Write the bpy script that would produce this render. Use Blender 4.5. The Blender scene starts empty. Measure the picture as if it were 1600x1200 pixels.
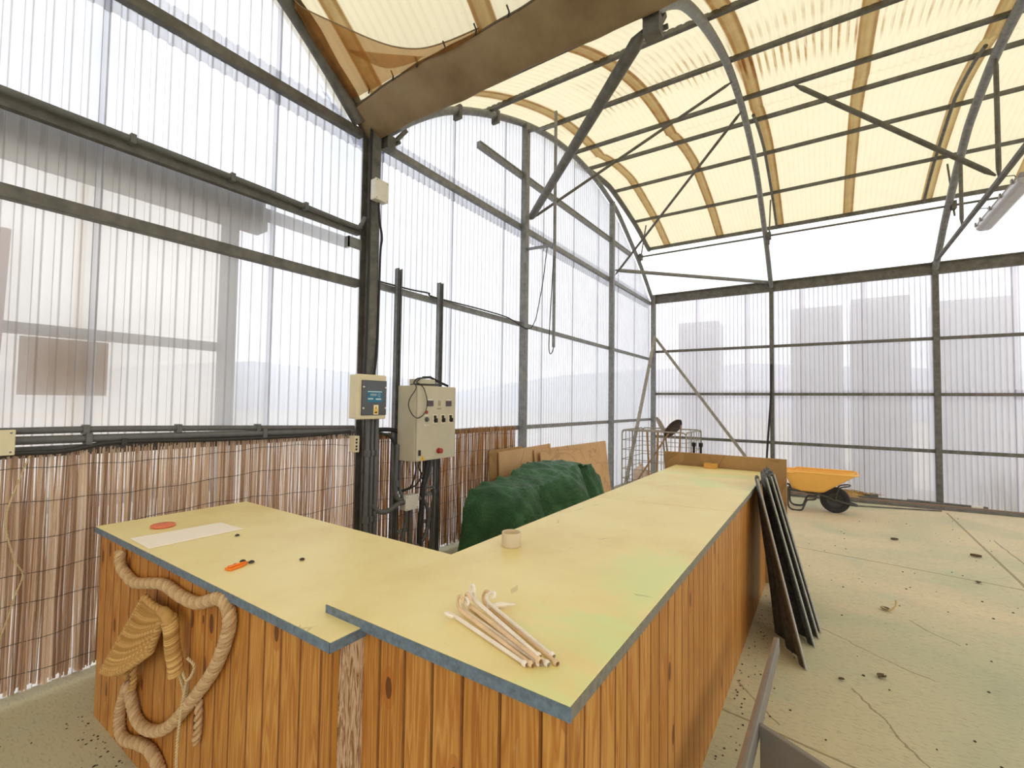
import bpy, math, random
from mathutils import Vector, Matrix
random.seed(7)
SC = bpy.context.scene
COL = SC.collection
PI = math.pi

# ------------------------------------------------------------------ camera, sky, exposure
XA, YB, X2, X3 = -3.338, 10.816, -0.863, 1.646      # gable wall plane, rear wall plane, frame planes
YG = 2.60                                           # gutter line between the two bays
def camera():
    yaw, pitch, roll = -.5925, .0376, .0135
    f = Vector((math.sin(yaw)*math.cos(pitch), math.cos(yaw)*math.cos(pitch), math.sin(pitch)))
    r = Vector((math.cos(yaw), -math.sin(yaw), 0)); u = r.cross(f)
    r2 = r*math.cos(roll) + u*math.sin(roll); u2 = r2.cross(f)
    cd = bpy.data.cameras.new('camera'); c = bpy.data.objects.new('camera', cd); COL.objects.link(c)
    m = Matrix((r2, u2, -f)).transposed().to_4x4(); m.translation = (0, 0, 1.5)
    c.matrix_world = m
    cd.sensor_width = 36; cd.lens = 36*722.66/1600; cd.clip_start = .05; cd.clip_end = 500
    SC.camera = c
camera()
SC.view_settings.view_transform = 'Standard'; SC.view_settings.look = 'None'
SC.view_settings.gamma = 1; SC.view_settings.use_curve_mapping = False
SC.view_settings.exposure = .95
SC.cycles.transparent_max_bounces = 32
SC.cycles.max_bounces = 12; SC.cycles.diffuse_bounces = 6; SC.cycles.transmission_bounces = 12

def world():
    w = bpy.data.worlds.new('overcast'); SC.world = w; w.use_nodes = True
    n = w.node_tree.nodes; l = w.node_tree.links; n.clear()
    tc = n.new('ShaderNodeTexCoord'); no = n.new('ShaderNodeTexNoise'); no.inputs['Scale'].default_value = 3.2
    no.inputs['Detail'].default_value = 4
    rp = n.new('ShaderNodeValToRGB'); rp.color_ramp.elements[0].position = .33; rp.color_ramp.elements[1].position = .56
    rp.color_ramp.elements[0].color = (.53, .60, .62, 1); rp.color_ramp.elements[1].color = (.97, .97, 1., 1)
    bg = n.new('ShaderNodeBackground'); bg.inputs['Strength'].default_value = 1.0
    out = n.new('ShaderNodeOutputWorld')
    l.new(tc.outputs['Generated'], no.inputs['Vector']); l.new(no.outputs['Fac'], rp.inputs['Fac'])
    l.new(rp.outputs['Color'], bg.inputs['Color']); l.new(bg.outputs['Background'], out.inputs['Surface'])
world()

# ------------------------------------------------------------------ materials
def lin(r, g, b):
    f = lambda c: (c/255)/12.92 if c/255 <= .04045 else ((c/255+.055)/1.055)**2.4
    return (f(r), f(g), f(b), 1)
class NT:
    def __init__(s, name):
        s.m = bpy.data.materials.new(name); s.m.use_nodes = True
        s.t = s.m.node_tree; s.t.nodes.clear()
        s.out = s.t.nodes.new('ShaderNodeOutputMaterial')
    def n(s, typ, ins=None, **kw):
        o = s.t.nodes.new(typ)
        for k, v in kw.items(): setattr(o, k, v)
        for k, v in (ins or {}).items():
            if isinstance(v, bpy.types.NodeSocket): s.t.links.new(v, o.inputs[k])
            else: o.inputs[k].default_value = v
        return o
    def coord(s, scale=(1, 1, 1), space='Object'):
        tc = s.n('ShaderNodeTexCoord')
        return s.n('ShaderNodeMapping', {'Vector': tc.outputs[space], 'Scale': scale}).outputs[0]
    def noise(s, vec, scale, detail=3, rough=.5, dist=0):
        return s.n('ShaderNodeTexNoise', {'Vector': vec, 'Scale': scale, 'Detail': detail, 'Roughness': rough, 'Distortion': dist}).outputs['Fac']
    def ramp(s, fac, stops):
        r = s.n('ShaderNodeValToRGB', {'Fac': fac}); e = r.color_ramp.elements
        e[0].position, e[0].color = stops[0]; e[1].position, e[1].color = stops[-1]
        for p, c in stops[1:-1]:
            q = e.new(p); q.color = c
        return r.outputs['Color']
    def mix(s, fac, a, b, mode='MIX'):
        m = s.n('ShaderNodeMix', data_type='RGBA', blend_type=mode)
        for i, v in ((0, fac), (6, a), (7, b)):
            if isinstance(v, bpy.types.NodeSocket): s.t.links.new(v, m.inputs[i])
            else: m.inputs[i].default_value = v
        return m.outputs[2]
    def math(s, op, a, b=0., c=0.):
        m = s.n('ShaderNodeMath', operation=op)
        for i, v in enumerate((a, b, c)):
            if isinstance(v, bpy.types.NodeSocket): s.t.links.new(v, m.inputs[i])
            else: m.inputs[i].default_value = v
        return m.outputs[0]
    def attr(s, name): return s.n('ShaderNodeAttribute', attribute_name=name).outputs['Fac']
    def pbr(s, color, rough=.6, metal=0., bump=None, bstr=.3, spec=.5, bd=.01):
        p = s.n('ShaderNodeBsdfPrincipled', {'Base Color': color, 'Roughness': rough, 'Metallic': metal, 'Specular IOR Level': spec})
        if bump is not None:
            b = s.n('ShaderNodeBump', {'Height': bump, 'Strength': bstr, 'Distance': bd}); s.t.links.new(b.outputs[0], p.inputs['Normal'])
        s.t.links.new(p.outputs[0], s.out.inputs['Surface']); return p
    def surf(s, sh): s.t.links.new(sh, s.out.inputs['Surface'])
W1 = (1, 1, 1, 1)
def plain(name, rgb, rough=.6, metal=0., var=.18, scale=9., spec=.4):
    """a painted / plastic / metal surface with gentle mottling"""
    t = NT(name); c = lin(*rgb)
    d = tuple(x*(1-var) for x in c[:3]) + (1,); e = tuple(min(1, x*(1+var)) for x in c[:3]) + (1,)
    nz = t.noise(t.coord(), scale, 5, .6)
    t.pbr(t.ramp(nz, [(.3, d), (.7, e)]), rough, metal, nz, .08, spec); return t.m
M = {}
M['steel'] = plain('galvanised steel', (130, 130, 129), .5, .25, .25, 14)
M['steel_dark'] = plain('weathered dark steel', (104, 101, 95), .6, .2, .3, 11)
M['steel_pale'] = plain('pale galvanised tube', (150, 143, 128), .5, .3, .2, 14)
M['conduit'] = plain('grey plastic conduit', (98, 98, 97), .45, 0, .15, 20)
M['black'] = plain('black rubber', (36, 34, 34), .5, 0, .2, 20)
M['black_cable'] = plain('black cable sheath', (52, 50, 47), .5, 0, .2, 20)
M['beige_box'] = plain('beige plastic enclosure', (222, 208, 172), .45, 0, .05, 6)
M['cabinet'] = plain('beige painted metal', (198, 188, 162), .45, 0, .06, 5)
M['white_plastic'] = plain('white plastic', (224, 218, 206), .45, 0, .06, 8)
M['smoked'] = plain('smoked window plastic', (62, 62, 62), .15, 0, .15, 5, .6)
M['label_blue'] = plain('blue printed label', (38, 112, 138), .4, 0, .06, 30)
M['print_white'] = plain('white print', (210, 222, 226), .5, 0, .05, 30)
M['label_cream'] = plain('cream sticker', (238, 226, 190), .5, 0, .05, 30)
M['yellow'] = plain('warning yellow', (232, 184, 50), .5, 0, .08, 30)
M['print_dark'] = plain('dark print', (60, 48, 28), .6, 0, .1, 30)
M['red'] = plain('red plastic', (168, 62, 48), .4, 0, .12, 30)
M['red_dull'] = plain('dull red painted metal', (160, 60, 62), .5, 0, .2, 20)
M['meter'] = plain('dark meter glass', (72, 50, 56), .2, 0, .2, 30, .6)
M['badge'] = plain('embossed badge', (166, 154, 124), .4, 0, .1, 40)
M['orange'] = plain('orange plastic', (242, 128, 30), .4, 0, .1, 30)
M['terracotta'] = plain('salmon red plastic lid', (226, 120, 84), .5, 0, .06, 20)
M['paper'] = plain('pale card sheet', (248, 236, 222), .7, 0, .03, 4)
M['dust'] = plain('dark crumb', (60, 54, 44), .8, 0, .2, 40)
M['peg'] = plain('off white plastic peg', (238, 226, 212), .4, 0, .1, 14)
M['peg_tan'] = plain('tan weathered peg', (226, 194, 154), .5, 0, .14, 14)
M['edge_trim'] = plain('grey blue edge banding', (104, 118, 130), .5, 0, .3, 60)
M['edge_trim_grey'] = plain('grey worn edge banding', (124, 118, 106), .5, 0, .25, 50)
M['barrow'] = plain('yellow orange plastic tray', (240, 184, 92), .45, 0, .06, 3)
M['barrow_frame'] = plain('dark barrow tube', (70, 68, 62), .5, .2, .2, 14)
M['tyre'] = plain('tyre rubber', (48, 46, 46), .75, 0, .2, 18)
M['sheet_dark'] = plain('blackened sheet', (84, 82, 78), .55, .1, .45, 30)
M['sheet_edge'] = plain('bare sheet edge', (160, 156, 144), .45, .3, .15, 24)
M['grey_paint'] = plain('grey painted board', (128, 122, 114), .5, 0, .08, 8)
M['grey_paint_edge'] = plain('worn brownish grey edge', (136, 112, 92), .55, 0, .12, 12)
M['lamp_body'] = plain('grey lamp housing', (150, 146, 150), .4, 0, .06, 9)
M['lamp_cover'] = plain('frosted lamp cover', (176, 174, 180), .25, 0, .05, 9)
M['gutter_cloth'] = None
M['kerb'] = plain('grey kerb', (150, 142, 122), .85, 0, .15, 10)
M['twine'] = plain('beige twine', (206, 184, 140), .8, 0, .15, 40)
M['straw'] = plain('straw', (176, 138, 78), .8, 0, .25, 30)
M['leaf'] = plain('dry brown leaf', (92, 74, 48), .8, 0, .25, 30)
M['cup'] = plain('cloudy cup plastic', (208, 188, 154), .4, 0, .06, 9)
M['jug'] = plain('cloudy beige plastic', (216, 190, 170), .5, 0, .08, 9)
M['handle_wood'] = plain('worn tool handle', (148, 118, 88), .7, 0, .2, 20)
M['blade_dark'] = plain('dark shovel blade', (70, 56, 50), .45, .4, .25, 14)
M['blade_pale'] = plain('worn shovel blade', (150, 138, 128), .45, .4, .2, 14)
M['particle'] = None
M['ground'] = plain('outside earth', (196, 188, 174), .9, 0, .25, .7)
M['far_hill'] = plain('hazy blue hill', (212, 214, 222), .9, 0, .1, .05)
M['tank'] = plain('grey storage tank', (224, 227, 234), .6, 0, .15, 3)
M['dry_grass'] = plain('dry grass', (150, 132, 98), .8, 0, .2, 20)
M['outer_steel'] = plain('shed steel outside', (96, 84, 66), .6, .2, .15, 9)
M['outer_board'] = plain('brown board outside', (150, 104, 36), .8, 0, .12, 6)
M['outer_rust'] = plain('rusty pipe', (150, 92, 66), .8, 0, .25, 9)

def translucent(name, col, dirt_shade_col, transp, diff=.25, tint=None, streak=0., gloss=.03):
    t = NT(name); c = lin(*col); d = lin(*dirt_shade_col)
    a = t.attr('dirt'); co = t.coord()  # carries sheet dirt and also the shading painted along the ribs
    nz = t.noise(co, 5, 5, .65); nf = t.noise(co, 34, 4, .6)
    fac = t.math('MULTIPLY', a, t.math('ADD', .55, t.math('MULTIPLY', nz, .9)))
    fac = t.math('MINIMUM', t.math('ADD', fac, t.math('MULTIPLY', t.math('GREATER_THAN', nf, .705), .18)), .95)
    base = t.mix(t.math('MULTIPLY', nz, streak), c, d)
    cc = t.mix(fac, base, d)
    tr = t.n('ShaderNodeBsdfTranslucent', {'Color': cc}); di = t.n('ShaderNodeBsdfDiffuse', {'Color': cc})
    m1 = t.n('ShaderNodeMixShader', {0: diff, 1: tr.outputs[0], 2: di.outputs[0]})
    tp = t.n('ShaderNodeBsdfTransparent', {'Color': tint or c})
    m2 = t.n('ShaderNodeMixShader', {0: t.math('MULTIPLY', t.math('SUBTRACT', 1., fac), transp), 1: m1.outputs[0], 2: tp.outputs[0]})
    gl = t.n('ShaderNodeBsdfGlossy', {'Color': W1, 'Roughness': .35})
    m3 = t.n('ShaderNodeMixShader', {0: gloss, 1: m2.outputs[0], 2: gl.outputs[0]})
    t.surf(m3.outputs[0]); return t.m
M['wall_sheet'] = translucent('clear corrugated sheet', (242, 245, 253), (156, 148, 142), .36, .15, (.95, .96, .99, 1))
M['wall_sheet_back'] = translucent('clear wavy sheet', (251, 248, 252), (168, 168, 178), .34, .15, (.97, .97, .98, 1))  # the grey also paints refraction stripes along the waves
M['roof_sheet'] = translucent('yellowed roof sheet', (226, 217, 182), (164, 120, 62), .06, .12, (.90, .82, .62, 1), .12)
M['shed_sheet'] = translucent('cream shed sheet', (253, 246, 236), (190, 165, 140), .45, .05, (.97,.93,.87,1))

def mesh_cloth(name, col, alpha):
    t = NT(name); c = lin(*col); co = t.coord()
    nz = t.noise(co, 7, 4, .6)
    cc = t.ramp(nz, [(.3, tuple(x*.75 for x in c[:3])+(1,)), (.7, tuple(x*1.2 for x in c[:3])+(1,))])
    tr = t.n('ShaderNodeBsdfTranslucent', {'Color': cc}); di = t.n('ShaderNodeBsdfDiffuse', {'Color': cc})
    m1 = t.n('ShaderNodeMixShader', {0: .5, 1: tr.outputs[0], 2: di.outputs[0]})
    tp = t.n('ShaderNodeBsdfTransparent', {'Color': (.9, .78, .6, 1)})
    m2 = t.n('ShaderNodeMixShader', {0: alpha, 1: m1.outputs[0], 2: tp.outputs[0]})
    t.surf(m2.outputs[0]); return t.m
M['net'] = mesh_cloth('brown shading net', (176, 128, 78), .42)
def cloth_mat():
    t = NT('brown gutter cloth'); co = t.coord(); nz = t.noise(co, 2.2, 5, .6); nf = t.noise(t.coord((30, 30, 3)), 8, 3)
    c = t.ramp(nz, [(.3, lin(122, 100, 74)), (.55, lin(148, 126, 98)), (.8, lin(162, 142, 114))])
    t.pbr(c, .8, 0, nf, .12, .2); return t.m
M['gutter_cloth'] = cloth_mat()

def wood_mat():
    t = NT('varnished pine planks'); co = t.coord()
    rnd = t.attr('rnd'); sep = t.n('ShaderNodeSeparateXYZ', {0: co})
    off = t.n('ShaderNodeCombineXYZ', {0: t.math('ADD', t.math('MULTIPLY', sep.outputs[0], 9), t.math('MULTIPLY', rnd, 40)), 1: t.math('MULTIPLY', rnd, 90), 2: t.math('MULTIPLY', sep.outputs[2], .5)}).outputs[0]
    g = t.noise(off, 1.9, 3, .5, .35)
    rings = t.math('FRACT', t.math('MULTIPLY', g, 11))
    rings = t.math('ABSOLUTE', t.math('SUBTRACT', rings, .5))
    fine = t.noise(t.n('ShaderNodeCombineXYZ', {0: t.math('MULTIPLY', sep.outputs[0], 150), 1: rnd, 2: t.math('MULTIPLY', sep.outputs[2], 3)}).outputs[0], 1, 4, .6)
    a = t.mix(rnd, lin(206, 146, 66), lin(222, 166, 86))
    b = t.mix(rnd, lin(160, 94, 30), lin(184, 116, 44))
    c = t.mix(t.math('MINIMUM', t.math('MULTIPLY', rings, 1.7), 1.), b, a)
    c = t.mix(t.math('MULTIPLY', fine, .35), c, lin(150, 90, 32))
    kv = t.n('ShaderNodeCombineXYZ', {0: t.math('MULTIPLY', sep.outputs[0], 8), 1: t.math('MULTIPLY', rnd, 7), 2: t.math('MULTIPLY', sep.outputs[2], 3.4)}).outputs[0]
    vo = t.n('ShaderNodeTexVoronoi', {'Vector': kv, 'Scale': 1.0, 'Randomness': 1.}).outputs['Distance']
    c = t.mix(t.math('MULTIPLY', t.math('LESS_THAN', vo, .20), .5), c, lin(170, 92, 30))
    c = t.mix(t.math('MULTIPLY', t.math('LESS_THAN', vo, .115), .85), c, lin(84, 46, 20))
    wear = t.math('MULTIPLY', t.math('GREATER_THAN', t.noise(t.coord((14, 1, 2.0)), 1.6, 4, .6), .66), .3)
    c = t.mix(wear, c, lin(206, 168, 118))
    t.pbr(c, .42, 0, fine, .15, .45); return t.m
M['pine'] = wood_mat()
M['groove'] = plain('darker plank groove', (134, 84, 36), .7, 0, .2, 20)  # darker brown for plank chamfers, draws the seam lines
def bare_wood():
    t = NT('weathered bare plank'); co = t.coord(); sep = t.n('ShaderNodeSeparateXYZ', {0: co})
    v = t.n('ShaderNodeCombineXYZ', {0: t.math('MULTIPLY', sep.outputs[0], 26), 1: t.math('MULTIPLY', sep.outputs[1], 26), 2: t.math('MULTIPLY', sep.outputs[2], 2.2)}).outputs[0]
    g = t.noise(v, 1.6, 4, .6, 1.)
    r = t.math('ABSOLUTE', t.math('SUBTRACT', t.math('FRACT', t.math('MULTIPLY', g, 7)), .5))
    t.pbr(t.ramp(r, [(.05, lin(140, 100, 66)), (.3, lin(204, 172, 136)), (.5, lin(224, 198, 166))]), .7, 0, g, .2); return t.m
M['bare'] = bare_wood()
def top_mat():
    t = NT('yellow green laminate'); co = t.coord()
    n1 = t.noise(co, 2.4, 5, .6); n2 = t.noise(t.coord((1, 1, 1)), 1.25, 4, .55, .8); n3 = t.noise(co, 60, 4, .7)
    c = t.ramp(n1, [(.30, lin(228, 206, 138)), (.5, lin(238, 219, 154)), (.72, lin(243, 229, 168))])
    c = t.mix(t.math('MULTIPLY', t.n('ShaderNodeMapRange', {0: n2, 1: .57, 2: .66}).outputs[0], .85), c, lin(218, 228, 158))
    c = t.mix(t.math('MULTIPLY', t.math('GREATER_THAN', n3, .70), .25), c, lin(180, 160, 104))
    wv = t.n('ShaderNodeTexVoronoi', {'Vector': t.n('ShaderNodeMapping', {'Vector': co, 'Scale': (2.2, 1.1, 1)}).outputs[0], 'Scale': 1.5}, feature='DISTANCE_TO_EDGE').outputs['Distance']
    cr = t.math('MULTIPLY', t.math('LESS_THAN', t.math('ADD', wv, t.math('MULTIPLY', t.noise(co, 7, 4), .10)), .048), t.math('GREATER_THAN', t.noise(co, 2.1, 2), .56))
    c = t.mix(t.math('MULTIPLY', cr, .35), c, lin(150, 132, 80))
    t.pbr(c, .38, 0, n3, .03, .4); return t.m
M['laminate'] = top_mat()
M['laminate_patch'] = plain('clean green laminate', (224, 226, 152), .35, 0, .04, 4)
def board_mat(name, a, b):
    t = NT(name); co = t.coord(); n1 = t.noise(co, 3.5, 5, .6, .6); n2 = t.noise(co, 90, 3, .7)
    st = t.math('LESS_THAN', t.math('ABSOLUTE', t.math('SUBTRACT', t.noise(co, 1.9, 2, .5, .5), .52)), .012)
    c = t.mix(t.math('MULTIPLY', st, .2), t.mix(n2, t.ramp(n1, [(.3, lin(*a)), (.7, lin(*b))]), lin(*b)), lin(70, 44, 22))
    t.pbr(c, .7, 0, n2, .06, .25); return t.m
M['particle'] = board_mat('brown chipboard', (138, 104, 64), (172, 134, 86))
M['ply'] = board_mat('tan plywood', (178, 138, 96), (204, 164, 120))
M['block'] = plain('light wood block', (206, 152, 70), .6, 0, .1, 20)

def floor_mat():
    t = NT('worn painted concrete'); co = t.coord()
    sy = t.n('ShaderNodeSeparateXYZ', {0: co}).outputs[1]
    big = t.math('ADD', t.noise(co, .55, 4, .55, .5), t.math('MULTIPLY', t.math('MINIMUM', t.math('SUBTRACT', sy, 4.), 2.5), .035)); mid = t.noise(co, 2.3, 5, .6); sp = t.noise(co, 26, 5, .65); fine = t.noise(t.coord((5, 16, 1)), 6, 4, .65)
    c = t.ramp(big, [(.30, lin(168, 172, 146)), (.46, lin(192, 188, 158)), (.60, lin(212, 196, 164)), (.78, lin(220, 204, 176))])
    c = t.mix(t.math('MULTIPLY', t.n('ShaderNodeMapRange', {0: mid, 1: .58, 2: .72}).outputs[0], .5), c, lin(176, 190, 170))
    pk = t.noise(co, 1.15, 3, .5)
    c = t.mix(t.math('MULTIPLY', t.n('ShaderNodeMapRange', {0: pk, 1: .66, 2: .78}).outputs[0], .45), c, lin(214, 168, 130))
    c = t.mix(t.math('MULTIPLY', t.n('ShaderNodeMapRange', {0: fine, 1: .52, 2: .70}).outputs[0], .5), c, lin(138, 128, 100))
    c = t.mix(t.math('MULTIPLY', t.math('GREATER_THAN', sp, .70), .55), c, lin(104, 94, 72))
    sep = t.n('ShaderNodeSeparateXYZ', {0: co}); wob = t.math('MULTIPLY', t.math('SUBTRACT', t.noise(co, 3, 4, .6), .5), .10)
    def line(p, q, w, wobble=1.):
        dx, dy = q[0]-p[0], q[1]-p[1]; L = math.hypot(dx, dy); nx, ny = -dy/L, dx/L; tx, ty = dx/L, dy/L
        d = t.math('ADD', t.math('MULTIPLY', sep.outputs[0], nx), t.math('MULTIPLY', sep.outputs[1], ny))
        d = t.math('ADD', t.math('SUBTRACT', d, p[0]*nx+p[1]*ny), t.math('MULTIPLY', wob, wobble))
        s = t.math('SUBTRACT', t.math('ADD', t.math('MULTIPLY', sep.outputs[0], tx), t.math('MULTIPLY', sep.outputs[1], ty)), p[0]*tx+p[1]*ty)
        inside = t.math('MULTIPLY', t.math('GREATER_THAN', s, 0.), t.math('LESS_THAN', s, L))
        return t.math('MULTIPLY', t.math('LESS_THAN', t.math('ABSOLUTE', d), w), inside)
    tot = None
    for p, q, w, wb in [((1.60, 9.95), (1.45, 5.2), .013, .15), ((1.45, 5.2), (1.35, 2.), .008, .3), ((-.6, 6.25), (2.6, 5.75), .011, .9), ((-.45, 2.58), (.7, 2.40), .007, .5),
                        ((-.2, 4.05), (.5, 3.55), .005, 1.5), ((.12, 3.2), (.42, 2.55), .005, 1.4), ((1.72, 8.1), (1.7, 6.), .008, .5), ((-.42, 2.9), (-.2, 2.6), .004, 1.), ((.5, 4.5), (.72, 4.2), .005, 1.), ((-3.3, .0), (-2.0, -.8), .006, 1.2)]:
        ln = line(p, q, w, wb); tot = ln if tot is None else t.math('MAXIMUM', tot, ln)
    c = t.mix(t.math('MULTIPLY', tot, .6), c, lin(110, 92, 62))
    t.pbr(c, .75, 0, sp, .12, .25); return t.m
M['floor'] = floor_mat()

def reed_mat(name, a, b, c3, tl):
    t = NT(name); r = t.attr('rnd'); nz = t.noise(t.coord((40, 40, 5)), 1, 4, .6)
    c = t.ramp(r, [(.1, lin(*a)), (.5, lin(*b)), (.95, lin(*c3))])
    c = t.mix(t.math('MULTIPLY', nz, .22), c, lin(*a))
    tr = t.n('ShaderNodeBsdfTranslucent', {'Color': c}); di = t.n('ShaderNodeBsdfDiffuse', {'Color': c})
    t.surf(t.n('ShaderNodeMixShader', {0: 1-tl, 1: tr.outputs[0], 2: di.outputs[0]}).outputs[0]); return t.m
M['reed'] = reed_mat('backlit dried reed', (206, 178, 154), (240, 222, 202), (253, 243, 228), .62)  # backlight put into the stalk colour by paler stops
M['reed_shaded'] = reed_mat('shaded dried reed', (156, 112, 68), (212, 166, 114), (242, 214, 172), .45)  # browner stops paint the shadow on this screen
def tarp_mat():
    t = NT('dark green tarpaulin'); nz = t.noise(t.coord(), 5, 6, .65, .6); nf = t.noise(t.coord(), 42, 4, .65, .5)
    c = t.ramp(nz, [(.3, lin(40, 78, 46)), (.55, lin(56, 104, 64)), (.75, lin(92, 136, 96))])
    t.pbr(c, .42, 0, t.math('ADD', t.math('MULTIPLY', nf, .5), nz), .9, .45, .05); return t.m
M['tarp'] = tarp_mat()
def rope_mat(name, a, b, sc, sl):
    t = NT(name); r = t.attr('rnd'); nz = t.noise(t.coord(), 60, 4, .6)
    c = t.mix(r, lin(*a), lin(*b)); c = t.mix(t.math('MULTIPLY', nz, .4), c, lin(*a))
    t.pbr(c, .85, 0, nz, .3, .15); return t.m
M['rope'] = rope_mat('straw coloured rope', (168, 130, 88), (226, 194, 150), 1, 1)
M['esparto'] = rope_mat('woven esparto grass', (164, 120, 64), (224, 182, 116), 1, 1)

# ------------------------------------------------------------------ mesh helpers
class MB:
    def __init__(s): s.v = []; s.f = []; s.r = []; s.mi = []; s.d = {}; s.cur = 0
    def add(s, vs, fs, rnd=None):
        b = len(s.v); s.v += [tuple(p) for p in vs]
        for f in fs:
            s.f.append(tuple(i+b for i in f)); s.r.append(random.random() if rnd is None else rnd); s.mi.append(s.cur)
        return b
    def box(s, x0, x1, y0, y1, z0, z1, rnd=None):
        return s.hexa([(x0,y0,z0),(x1,y0,z0),(x1,y1,z0),(x0,y1,z0),(x0,y0,z1),(x1,y0,z1),(x1,y1,z1),(x0,y1,z1)], rnd)
    def hexa(s, p, rnd=None):
        s.add(p, [(3,2,1,0),(4,5,6,7),(0,1,5,4),(1,2,6,5),(2,3,7,6),(3,0,4,7)], rnd); return s
    def bar(s, p, q, w, h, up=(0,0,1), rnd=None):
        """rectangular bar from p to q, w sideways, h along up"""
        p, q = Vector(p), Vector(q); d = (q-p).normalized(); up = Vector(up)
        if abs(d.dot(up)) > .98: up = Vector((0, 1, 0))
        a = d.cross(up).normalized(); b = a.cross(d).normalized(); a *= w/2; b *= h/2
        return s.hexa([p-a-b, p+a-b, q+a-b, q-a-b, p-a+b, p+a+b, q+a+b, q-a+b], rnd)
    def tube(s, pts, r, n=8, closed=False, caps=True, rnd=None, twist=None):
        pts = [Vector(p) for p in pts]; m = len(pts); rad = r if isinstance(r, (list, tuple)) else [r]*m
        tan = []
        for i in range(m):
            a = pts[(i-1) % m] if closed or i else pts[0]; b = pts[(i+1) % m] if closed or i < m-1 else pts[-1]
            tan.append((b-a).normalized())
        ref = Vector((0, 0, 1)) if abs(tan[0].z) < .9 else Vector((1, 0, 0))
        u = tan[0].cross(ref).normalized(); b0 = len(s.v)
        for i in range(m):
            u = (u - tan[i]*u.dot(tan[i])).normalized(); w = tan[i].cross(u)
            for k in range(n):
                a = 2*PI*k/n + (twist*i if twist else 0)
                s.v.append(tuple(pts[i] + (u*math.cos(a)+w*math.sin(a))*rad[i]))
        rr = random.random() if rnd is None else rnd
        for i in range(m if closed else m-1):
            for k in range(n):
                j = (i+1) % m
                s.f.append((b0+i*n+k, b0+i*n+(k+1) % n, b0+j*n+(k+1) % n, b0+j*n+k)); s.r.append(rr); s.mi.append(s.cur)
        if caps and not closed:
            s.f.append(tuple(b0+k for k in range(n))[::-1]); s.f.append(tuple(b0+(m-1)*n+k for k in range(n))); s.r += [rr]*2; s.mi += [s.cur]*2
        return s
    def rope(s, pts, r, strands=3, pitch=.05, n=7):
        """twisted rope: several strands wound round a path"""
        P = resample(pts, pitch/9); m = len(P); L = [0.]
        for i in range(1, m): L.append(L[-1]+(P[i]-P[i-1]).length)
        tan = [(P[min(i+1, m-1)]-P[max(i-1, 0)]).normalized() for i in range(m)]
        u = tan[0].cross(Vector((0, 0, 1)) if abs(tan[0].z) < .9 else Vector((1, 0, 0))).normalized(); U = []
        for i in range(m):
            u = (u-tan[i]*u.dot(tan[i])).normalized(); U.append(u.copy())
        for k in range(strands):
            Q = []
            for i in range(m):
                a = 2*PI*(L[i]/pitch + k/strands); w = tan[i].cross(U[i])
                Q.append(P[i]+(U[i]*math.cos(a)+w*math.sin(a))*r*.5)
            s.tube(Q, r*.56, n, rnd=.35+.5*k/strands)
        return s
    def lathe(s, prof, c=(0,0,0), axis=(0,0,1), n=24, rnd=None, cap=True):
        ax = Vector(axis).normalized(); ref = Vector((1,0,0)) if abs(ax.x) < .9 else Vector((0,1,0))
        u = ax.cross(ref).normalized(); w = ax.cross(u); c = Vector(c); b0 = len(s.v); rr = random.random() if rnd is None else rnd
        for rad, h in prof:
            for k in range(n):
                a = 2*PI*k/n; s.v.append(tuple(c+ax*h+(u*math.cos(a)+w*math.sin(a))*rad))
        m = len(prof)
        for i in range(m-1):
            for k in range(n):
                s.f.append((b0+i*n+k, b0+i*n+(k+1) % n, b0+(i+1)*n+(k+1) % n, b0+(i+1)*n+k)); s.r.append(rr); s.mi.append(s.cur)
        if cap:
            s.f.append(tuple(b0+k for k in range(n))[::-1]); s.f.append(tuple(b0+(m-1)*n+k for k in range(n))); s.r += [rr]*2; s.mi += [s.cur]*2
        return s
    def grid(s, fn, nu, nv, rnd=.5, dirt=None):
        b0 = len(s.v)
        for i in range(nu+1):
            for j in range(nv+1):
                s.v.append(tuple(fn(i/nu, j/nv)))
                if dirt: s.d[len(s.v)-1] = dirt(i/nu, j/nv)
        for i in range(nu):
            for j in range(nv):
                a = b0+i*(nv+1)+j; s.f.append((a, a+nv+1, a+nv+2, a+1)); s.r.append(rnd); s.mi.append(s.cur)
        return s
    def prism(s, poly, d, rnd=None):
        """poly: list of 3d points, extruded by vector d"""
        n = len(poly); d = Vector(d); vs = [Vector(p) for p in poly]; vs += [p+d for p in vs]
        fs = [tuple(range(n))[::-1], tuple(range(n, 2*n))] + [(i, (i+1) % n, n+(i+1) % n, n+i) for i in range(n)]
        s.add(vs, fs, random.random() if rnd is None else rnd); return s
OFF = {}
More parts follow.
